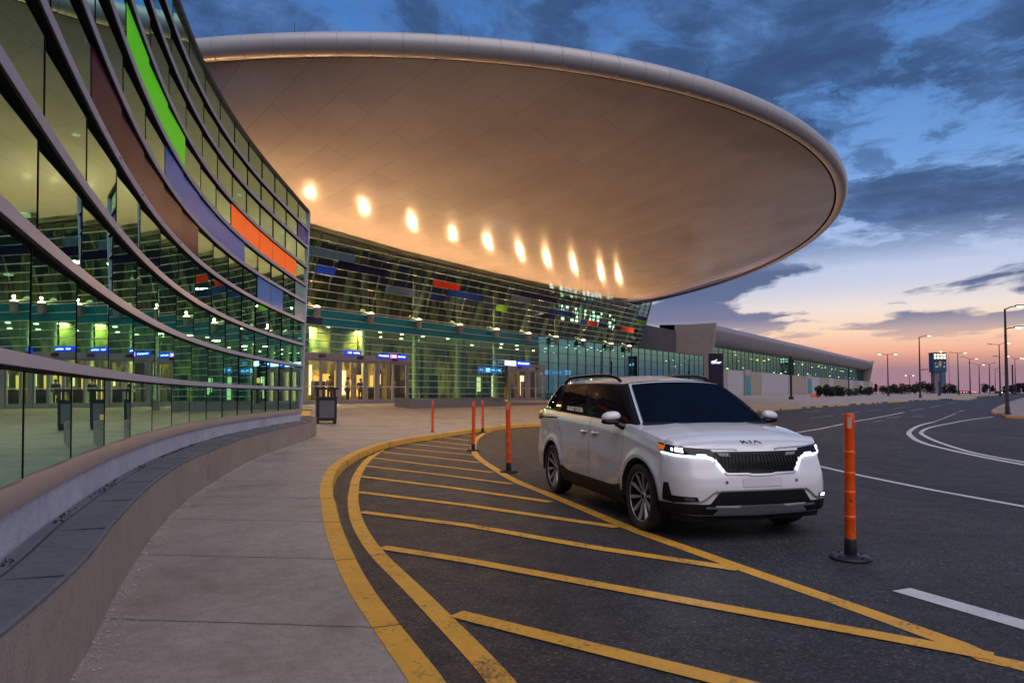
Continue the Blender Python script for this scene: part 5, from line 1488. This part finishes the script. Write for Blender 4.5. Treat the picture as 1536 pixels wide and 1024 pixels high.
mb = MB(); mb.box((0, 0, z1-zg+.1), (wd*1.02, 2.5, .25)); mb.box((0, -1.25, z1-zg-.95), (wd, .1, .22)); mb.box((0, -1.25, z1-zg-1.85), (wd, .1, .2)); obj('board_frame', mb, M['black'], tw, local=True)
M['lit_win'] = emit('lit_tower_window', (1, .92, .66), 2.2)
for i in range(4):
    for j in range(2):
        mb = MB(); mb.box((-.36*wd+.235*wd*i+(.02 if i > 1 else 0), -1.26, z1-zg-.50-.9*j), (.155*wd, .06, .55)); obj('lit_window', mb, M['lit_win'], bd, bevel=.02, local=True)
zc = (z0+z1)/2-zg
for (fx, fz, w_, h_, c) in ((0, .02, .22, 1.9, (.55, .30, .10)), (.02, -.75, .16, .7, (.10, .30, .12)), (0, .45, .13, .6, (.30, .10, .04)), (-.33, .1, .10, .5, (.30, .45, .7)), (.33, .25, .11, .5, (.7, .25, .2)), (-.30, -.85, .10, .55, (.65, .55, .6)), (.31, -.85, .15, .55, (.35, .5, .75)), (-.18, -.9, .05, .6, (.7, .6, .62))):
    mb = MB(); mb.lathe([(0, -.03), (.5, -.03), (.5, .03), (0, .03)], (0, 0, 0), 14, 'y'); mb.v = [Vector((q.x*w_*wd+fx*wd, q.y-1.24, q.z*h_+zc+fz-.35)) for q in mb.v]
    obj('picture_patch', mb, emit('picture_glow_%d' % int(fx*100+500), c, .55), bd, local=True)
mb = MB(); mb.lathe([(0, -.2), (.35, 0), (0, .25)], (.3*wd*.9, 0, z1-zg+.45), 10); obj('beacon', mb, M['lamp_glow'], tw, local=True)

# ------------------------------------------------------------------ trees and bushes
def m_leaf(name, c):
    t = NT(name); p = t.pos(); n = t.noise(p, .9, 3); oi = t.n('ShaderNodeObjectInfo').outputs['Random']
    cc = t.mix(n, tuple(x*.45 for x in c), tuple(x*1.5 for x in c)); t.bsdf(cc, .7, 0, None, .2); return t.m
M['leaf'] = m_leaf('dark_foliage', (.020, .028, .016)); M['leaf_far'] = m_leaf('far_foliage', (.035, .036, .042)); M['bark'] = simple('bark', (.03, .022, .018), .9)
def plant(u, vt, y, wpx, label, name='bush', shape='round', m='leaf', cat='bush', group=None, nl=800, seed=None):
    rnd = random.Random(seed if seed is not None else int(u*7))
    x = (u-768)/F*y; z = plaza(x, y)-.03; hgt = H+(Y0-vt)*y/F-z; wd = wpx*y/F/2
    t_ = thing(name, label, cat, (x, y, z), rnd.uniform(0, 6), group)
    mb = MB(); th = hgt*(.20 if shape != 'low' else .15)
    mb.tube([(0, 0, 0), (.03, .02, th*.6), (0, .03, hgt*.55)], [.10*hgt/3, .07*hgt/3, .03], 7)
    for k in range(4):
        a = k*1.6+rnd.random(); mb.tube([(0, 0, th*.7), (math.cos(a)*wd*.35, math.sin(a)*wd*.35, hgt*.5), (math.cos(a)*wd*.6, math.sin(a)*wd*.6, hgt*.68)], [.045*hgt/3, .03*hgt/3, .012], 5)
    obj('trunk', mb, M['bark'], t_, local=True)
    mb = MB(); cl = []
    for k in range(9):
        a = rnd.uniform(0, 2*PI); rr = wd*rnd.uniform(.15, .62); zz = rnd.uniform(.20, .80)*hgt
        if shape == 'cone': rr *= max(.1, 1.15-zz/hgt); 
        if shape == 'column': rr *= .45
        cl.append((Vector((rr*math.cos(a), rr*math.sin(a), zz)), wd*rnd.uniform(.35, .55)*(1.2-zz/hgt if shape == 'cone' else 1)))
    cl.append((Vector((0, 0, hgt*.5)), wd*.6)); cl.append((Vector((0, 0, hgt*.84)), wd*(.22 if shape == 'cone' else .4)))
    for k in range(nl):
        c, r = cl[rnd.randrange(len(cl))]
        d = Vector((rnd.gauss(0, 1), rnd.gauss(0, 1), rnd.gauss(0, .9))).normalized()*r*rnd.uniform(.55, 1.08)
        q = c+d
        if q.z > hgt: q.z = hgt-rnd.random()*.2
        if q.z < .06*hgt: q.z = .06*hgt+rnd.random()*.1
        s = rnd.uniform(.05, .11)*hgt*.75; n1 = Vector((rnd.gauss(0, 1), rnd.gauss(0, 1), rnd.gauss(0, 1))).normalized(); n2 = n1.cross(Vector((rnd.random(), rnd.random(), rnd.random()))).normalized()
        mb.add([q-n1*s, q+n2*s*.6, q+n1*s, q-n2*s*.6], [(0, 1, 2, 3)])
    obj('crown', mb, M[m], t_, local=True); return t_
HG = 'dark bushes in front of the concourse'
for i, (u, vt, w_, sh, lab) in enumerate([(1228.7, 578, 9, 'round', 'leftmost dark rounded bush before the pale concourse wall'), (1239, 576.8, 11, 'round', None), (1248, 579.5, 9, 'round', None), (1257, 578, 12, 'round', None), (1265, 580, 10, 'round', None),
        (1274, 582, 9, 'round', None), (1283.5, 582, 10, 'round', None), (1291, 577, 7, 'cone', 'cone shaped dark bush poking above the hedge row'), (1298.5, 581.5, 10, 'round', None), (1305, 580, 9, 'round', None)]):
    plant(u, vt, 101+i*2.6, w_*1.75, lab or 'rounded dark bush in the hedge row by the concourse', 'bush', sh, 'leaf', 'bush', HG, seed=i+40)
plant(1313.5, 574, 150, 7, 'narrow columnar dark tree at the right end of the concourse', 'tree', 'column', 'leaf', 'tree', seed=3)
TG = 'dark trees behind the far pavement'
for i, (u, vt, w_, y) in enumerate([(1323.6, 578, 13, 150), (1334, 578.5, 13, 155), (1342, 576, 13, 160), (1352, 575, 14, 165), (1362, 576.5, 14, 160), (1372, 576, 13, 170), (1385, 572, 16, 180), (1395, 574, 14, 175), (1421, 575, 14, 185), (1430, 577, 12, 190)]):
    plant(u, vt, y*.93, w_*1.5, {6: 'tallest dark tree left of the billboard tower', 9: 'last dark tree of the row, next to the T armed lamp'}.get(i, 'dark rounded tree in the row beyond the far pavement'), 'tree', 'round', 'leaf', 'tree', TG, seed=i+70)
plant(1477, 575, 260, 13, 'squarish dark tree standing alone far down the road', 'tree', 'round', 'leaf_far', 'tree', seed=5, nl=600)
plant(1489, 577, 300, 9, 'small grey green tree beside the squarish far tree', 'tree', 'round', 'leaf_far', 'tree', seed=6)
for i, (u, vt, w_) in enumerate([(1508, 578.5, 12), (1517, 577, 11), (1526, 574, 13), (1536, 573.5, 14), (1547, 575, 14)]):
    plant(u, vt, 290+8*i, w_, 'hazy dark tree in the clump at the far right horizon', 'tree', 'round', 'leaf_far', 'tree', 'hazy trees at the far right', seed=i+90)
# bus shelter among the bushes
y = 113; x = (1243.5-768)/F*y; z = plaza(x, y)
sh = thing('bus_shelter', 'small dark shelter with a pale flat roof among the bushes', 'shelter', (x, y, z))
mb = MB(); mb.box((0, 0, 1.0), (1.7, .9, .09)); obj('roof', mb, M['steel'], sh, local=True)
for sx_ in (-.75, .75):
    for sy_ in (-.35, .35):
        mb = MB(); mb.box((sx_, sy_, .48), (.07, .07, .96)); obj('post', mb, M['dark_frame'], sh, local=True)
mb = MB(); mb.box((0, .38, .5), (1.5, .03, .8)); obj('back_panel', mb, M['black'], sh, local=True)
y = 104; x = (1223-768)/F*y; z = plaza(x, y)
br = thing('road_barrier', 'orange and white plastic barrier before the concourse wall', 'barrier', (x, y, z))
mb = MB(); mb.prism([(-.7, -.2), (.7, -.2), (.7, .2), (-.7, .2)], 0, .16); mb.hexa([(-.68, -.10, .16), (.68, -.10, .16), (.68, .10, .16), (-.68, .10, .16)], [(-.62, -.05, .5), (.62, -.05, .5), (.62, .05, .5), (-.62, .05, .5)]); obj('barrier_body', mb, M['orange'], br, local=True, bevel=.02)
mb = MB(); mb.hexa([(.30, -.112, .2), (.66, -.11, .2), (.66, -.10, .2), (.30, -.10, .2)], [(.30, -.075, .46), (.64, -.075, .46), (.64, -.06, .46), (.30, -.06, .46)]); obj('white_band', mb, M['white_paint'], br, local=True)
# cars queuing far away
def far_car(u, y, c, lab, rz):
    x = (u-768)/F*y; z = rise(y)
    t_ = thing('distant_car', lab, 'car', (x, y, z), rz, 'tiny cars far down the road')
    mb = MB(); prof = [(-2.1, .3), (-2.15, .75), (-1.9, .95), (-1.3, 1.0), (-.8, 1.45), (.9, 1.48), (1.6, 1.02), (2.1, .9), (2.15, .3)]
    L_ = [Vector((a, -.85, b)) for a, b in prof]; R_ = [Vector((a, .85, b)) for a, b in prof]; n = len(prof)
    mb.add(L_+R_, [tuple(range(n)), tuple(range(2*n-1, n-1, -1))]+[(i, n+i, n+(i+1) % n, (i+1) % n) for i in range(n)]); obj('body', mb, c, t_, local=True, bevel=.06)
    for wx in (-1.35, 1.35):
        for wy in (-.8, .8):
            mb = MB(); mb.lathe([(0, -.1), (.32, -.1), (.32, .1), (0, .1)], (wx, wy, .32), 12, 'y'); obj('wheel', mb, M['rubber'], t_, local=True)
    for wy in (-.6, .6):
        mb = MB(); mb.box((-2.15, wy, .75), (.08, .4, .22)); obj('tail_light', mb, M['tail_glow'], t_, local=True)
        mb = MB(); mb.box((2.15, wy, .72), (.08, .36, .2)); obj('headlight', mb, M['head_glow'], t_, local=True)
M['tail_glow'] = emit('tail_glow', (1, .10, .05), 9); M['head_glow'] = emit('head_glow', (1, .86, .65), 12)
for i, (u, y, lab) in enumerate([(1443, 330, 'tiny far car with red lights right of the last dark tree'), (1449, 350, 'tiny far car in the middle of the red lit queue'), (1456, 340, 'tiny far car at the right of the red lit queue'), (1497, 380, 'tiny far car with bright headlights beyond the thin lamp'), (1434, 300, 'tiny far car half hidden by the T armed lamp')]):
    far_car(u, y, simple('far_car_paint', ((.10, .10, .11), (.30, .05, .04), (.35, .35, .37), (.12, .10, .1), (.05, .06, .08))[i], .3), lab, PI/2 if i != 3 else -PI/2)
# ------------------------------------------------------------------ people waiting inside the doors
def person(s, d, face, label, shirt, hair, lean=0.0, arm=0.2, hgt=1.74):
    """one skinned body; clothes and hair are children"""
    k = hgt/1.74
    J = {'pel': (0, 0, .95), 'sp': (0, .01, 1.15), 'ch': (0, 0, 1.36), 'nk': (0, .0, 1.48), 'hd': (0, -.02, 1.60), 'hd2': (0, -.015, 1.70)}
    for sg, n in ((-1, 'l'), (1, 'r')):
        J['hip'+n] = (.09*sg, 0, .90); J['kn'+n] = (.10*sg, -.03, .50); J['an'+n] = (.10*sg, .02, .09); J['to'+n] = (.11*sg, -.14, .04)
        J['sh'+n] = (.18*sg, .0, 1.40); J['el'+n] = (.23*sg, .02, 1.12); J['wr'+n] = (.22*sg, -.10-arm*.3, .92+arm*.4); J['ha'+n] = (.21*sg, -.16-arm*.3, .86+arm*.4)
    Rr = {'pel': .135, 'sp': .125, 'ch': .145, 'nk': .055, 'hd': .085, 'hd2': .07}
    for n in 'lr': Rr.update({'hip'+n: .085, 'kn'+n: .058, 'an'+n: .042, 'to'+n: .036, 'sh'+n: .06, 'el'+n: .042, 'wr'+n: .03, 'ha'+n: .034})
    E_ = [('pel', 'sp'), ('sp', 'ch'), ('ch', 'nk'), ('nk', 'hd'), ('hd', 'hd2')]
    for n in 'lr': E_ += [('pel', 'hip'+n), ('hip'+n, 'kn'+n), ('kn'+n, 'an'+n), ('an'+n, 'to'+n), ('ch', 'sh'+n), ('sh'+n, 'el'+n), ('el'+n, 'wr'+n), ('wr'+n, 'ha'+n)]
    def skin(name, keys, grow, m, parent, root):
        ks = [q for q in J if q in keys]; me = bpy.data.meshes.new(name)
        me.from_pydata([tuple(c*k for c in J[q]) for q in ks], [(ks.index(a), ks.index(b)) for a, b in E_ if a in ks and b in ks], [])
        o = bpy.data.objects.new(name, me); COL.objects.link(o); o.parent = parent
        md = o.modifiers.new('skin', 'SKIN'); md.use_smooth_shade = True
        sv = me.skin_vertices[0].data if me.skin_vertices else None
        if sv is None:
            bm = bmesh.new(); bm.from_mesh(me); bm.verts.layers.skin.verify(); bm.to_mesh(me); bm.free(); sv = me.skin_vertices[0].data
        for q, v in zip(ks, sv): v.radius = ((Rr[q]+grow)*k,)*2; v.use_root = (q == root)
        o.modifiers.new('sub', 'SUBSURF').levels = 1; me.materials.append(m); return o
    b = skin('person', set(J), 0, M['skin'], None, 'pel')
    b.location = TP(s, d, FLOOR+.006); b.rotation_euler = (lean, 0, face); tag(b, label, 'person')
    skin('trousers', {'pel', 'hipl', 'hipr', 'knl', 'knr', 'anl', 'anr'}, .012, M['trouser'], b, 'pel')
    skin('jacket', {'pel', 'sp', 'ch', 'shl', 'shr', 'ell', 'elr', 'wrl', 'wrr'}, .014, shirt, b, 'ch')
    mb = MB(); R = []
    for i in range(7):
        f = i/6*PI*.62; R.append([Vector((.098*math.sin(f)*math.cos(2*PI*j/14), .105*math.sin(f)*math.sin(2*PI*j/14)+.0, 1.625+.118*math.cos(f)))*k for j in range(14)])
    mb.rows(R, True); obj('hair', mb, hair, b, smooth=True, local=True)
M['skin'] = simple('skin', (.42, .26, .18), .5); M['trouser'] = simple('dark_trousers', (.02, .022, .03), .8)
dk = simple('dark_hair', (.012, .009, .008), .6); wh = simple('white_shirt', (.6, .6, .58), .7); bl = simple('black_jacket', (.015, .015, .018), .7); gr_ = simple('grey_jacket', (.09, .09, .10), .8)
ang = math.atan2(-N.x, N.y)
person(on_d(521, 560, -1.5)[0], -1.5, ang+.3+PI, 'person in a white shirt standing behind the middle entrance doors', wh, dk, .02, .5)
person(on_d(541, 560, -2.2)[0], -2.2, ang-.6+PI, 'person in a black jacket just inside the middle entrance doors', bl, dk, 0, .1, 1.68)
person(on_d(495, 560, -1.8)[0], -1.8, ang+2.2, 'person in a grey jacket behind the left entrance doors', gr_, dk, 0, .7, 1.8)
person(on_d(592, 560, -2.4)[0], -2.4, ang+1.4, 'person in dark clothes behind the right hand doors under the blue sign', bl, dk, 0, .3, 1.72)
# ------------------------------------------------------------------ sky, sun, camera
w = bpy.data.worlds.new('World'); SC.world = w; w.use_nodes = True
t = NT.__new__(NT); t.t = w.node_tree; t.t.nodes.clear(); t.out = t.n('ShaderNodeOutputWorld')
d = t.n('ShaderNodeTexCoord').outputs['Generated']
sx = t.n('ShaderNodeSeparateXYZ'); t.l(d, sx.inputs[0]); X, Y, Z = sx.outputs
SUN_AZ = rad(40)                     # glow lies ahead and to the right
hx, hy = math.sin(SUN_AZ), math.cos(SUN_AZ)
dt = t.math('ADD', t.math('MULTIPLY', X, hx), t.math('MULTIPLY', Y, hy))
hl_ = t.math('SQRT', t.math('ADD', t.math('MULTIPLY', X, X), t.math('ADD', t.math('MULTIPLY', Y, Y), 1e-5)))
ca = t.math('DIVIDE', dt, hl_)
warm = t.ramp(ca, [(.35, 0), (.80, .55), (.97, 1)])
zz = t.math('MAXIMUM', Z, 0.0)
A = t.ramp(zz, [(0, (.32, .18, .24)), (.030, (.33, .195, .235)), (.043, (.56, .28, .23)), (.054, (.78, .40, .28)), (.080, (.86, .60, .42)), (.108, (.76, .66, .60)), (.14, (.52, .55, .68)), (.19, (.36, .47, .70)), (.28, (.15, .31, .62)), (.38, (.085, .22, .52)), (.55, (.045, .14, .38)), (1, (.05, .12, .31))])
B = t.ramp(zz, [(0, (.22, .19, .25)), (.05, (.34, .28, .34)), (.12, (.36, .40, .52)), (.25, (.17, .30, .55)), (.42, (.06, .18, .50)), (.6, (.042, .14, .38)), (1, (.05, .13, .34))])
sky = t.mix(warm, B, A)
# clouds on a plane overhead
den = t.math('ADD', zz, .075)
cv = t.n('ShaderNodeCombineXYZ'); t.l(t.math('DIVIDE', X, den), cv.inputs[0]); t.l(t.math('DIVIDE', Y, den), cv.inputs[1])
def cloud(scale, loc, lo_, hi_, det, rough, dist=.3, st=(1, 1, 1), rot=0):
    q = t.mapping(cv.outputs[0], loc=loc, rot=(0, 0, rot), scale=st)
    n = t.noise(q, scale, det, rough, dist); return t.ramp(n, [(lo_, 0), (hi_, 1)]), n
c1, n1 = cloud(1.5, (3.1, 1.7, 0), .424, .495, 10, .66, .45)
c2, n2 = cloud(4.2, (7.3, 2.2, 3), .47, .57, 9, .64, .4)
high = t.ramp(zz, [(.16, 0), (.215, 1)])
m1 = t.math('MULTIPLY', t.math('MAXIMUM', c1, t.math('MULTIPLY', c2, .7)), high)
mixn = t.math('ADD', t.math('MULTIPLY', n1, .5), t.math('MULTIPLY', n2, .5))
ccol = t.ramp(mixn, [(.38, (.12, .25, .50)), (.46, (.062, .13, .30)), (.53, (.038, .080, .185)), (.62, (.028, .058, .135))])
sky = t.mix(t.math('MULTIPLY', m1, .90), sky, ccol)
# low stretched banks
c3, n3 = cloud(1.0, (1.9, 4.6, 1), .485, .535, 8, .55, .2, (1.0, .7, 1), .5)
low = t.ramp(zz, [(.045, 0), (.075, .55), (.10, 1), (.16, 1), (.20, 0)])
m3 = t.math('MULTIPLY', c3, low)
lcol = t.ramp(zz, [(.05, (.36, .22, .27)), (.09, (.15, .155, .27)), (.13, (.072, .108, .225)), (.2, (.05, .09, .20))])
sky = t.mix(t.math('MULTIPLY', m3, .92), sky, lcol)
gnd_ = t.ramp(Z, [(0, 1), (.001, 0)])
neg = t.ramp(t.math('ADD', Z, .5), [(.495, 1), (.5, 0)])
sky = t.mix(neg, sky, (.10, .085, .09))
bg = t.n('ShaderNodeBackground'); t.l(sky, bg.inputs[0]); bg.inputs[1].default_value = 1.0
t.l(bg.outputs[0], t.out.inputs[0])

sl_ = bpy.data.lights.new('dusk_sky_glow', 'SUN'); sl_.energy = 1.6; sl_.angle = rad(75); sl_.color = (1.0, .89, .84)
so = bpy.data.objects.new('dusk_sky_glow', sl_); COL.objects.link(so)
so.rotation_euler = (-Vector((.22, -.55, .85))).to_track_quat('-Z', 'Y').to_euler()

cam = bpy.data.cameras.new('camera'); co_ = bpy.data.objects.new('camera', cam); COL.objects.link(co_)
co_.location = (0, 0, H); co_.rotation_euler = (PI/2+PITCH, 0, 0)
cam.sensor_fit = 'HORIZONTAL'; cam.sensor_width = 36; cam.lens = 36*F/1536; cam.shift_y = (CYP-512)/1536; cam.clip_end = 6000; cam.clip_start = .05
SC.camera = co_
SC.view_settings.view_transform = 'Standard'; SC.view_settings.look = 'None'; SC.view_settings.exposure = 0.22; SC.view_settings.gamma = 1
SC.render.engine = 'CYCLES'
cy = SC.cycles; cy.use_denoising = True; cy.max_bounces = 10; cy.glossy_bounces = 5; cy.transparent_max_bounces = 12; cy.diffuse_bounces = 3; cy.sample_clamp_indirect = 6; cy.caustics_reflective = False; cy.caustics_refractive = False
try: cy.denoiser = 'OPENIMAGEDENOISE'
except Exception: pass
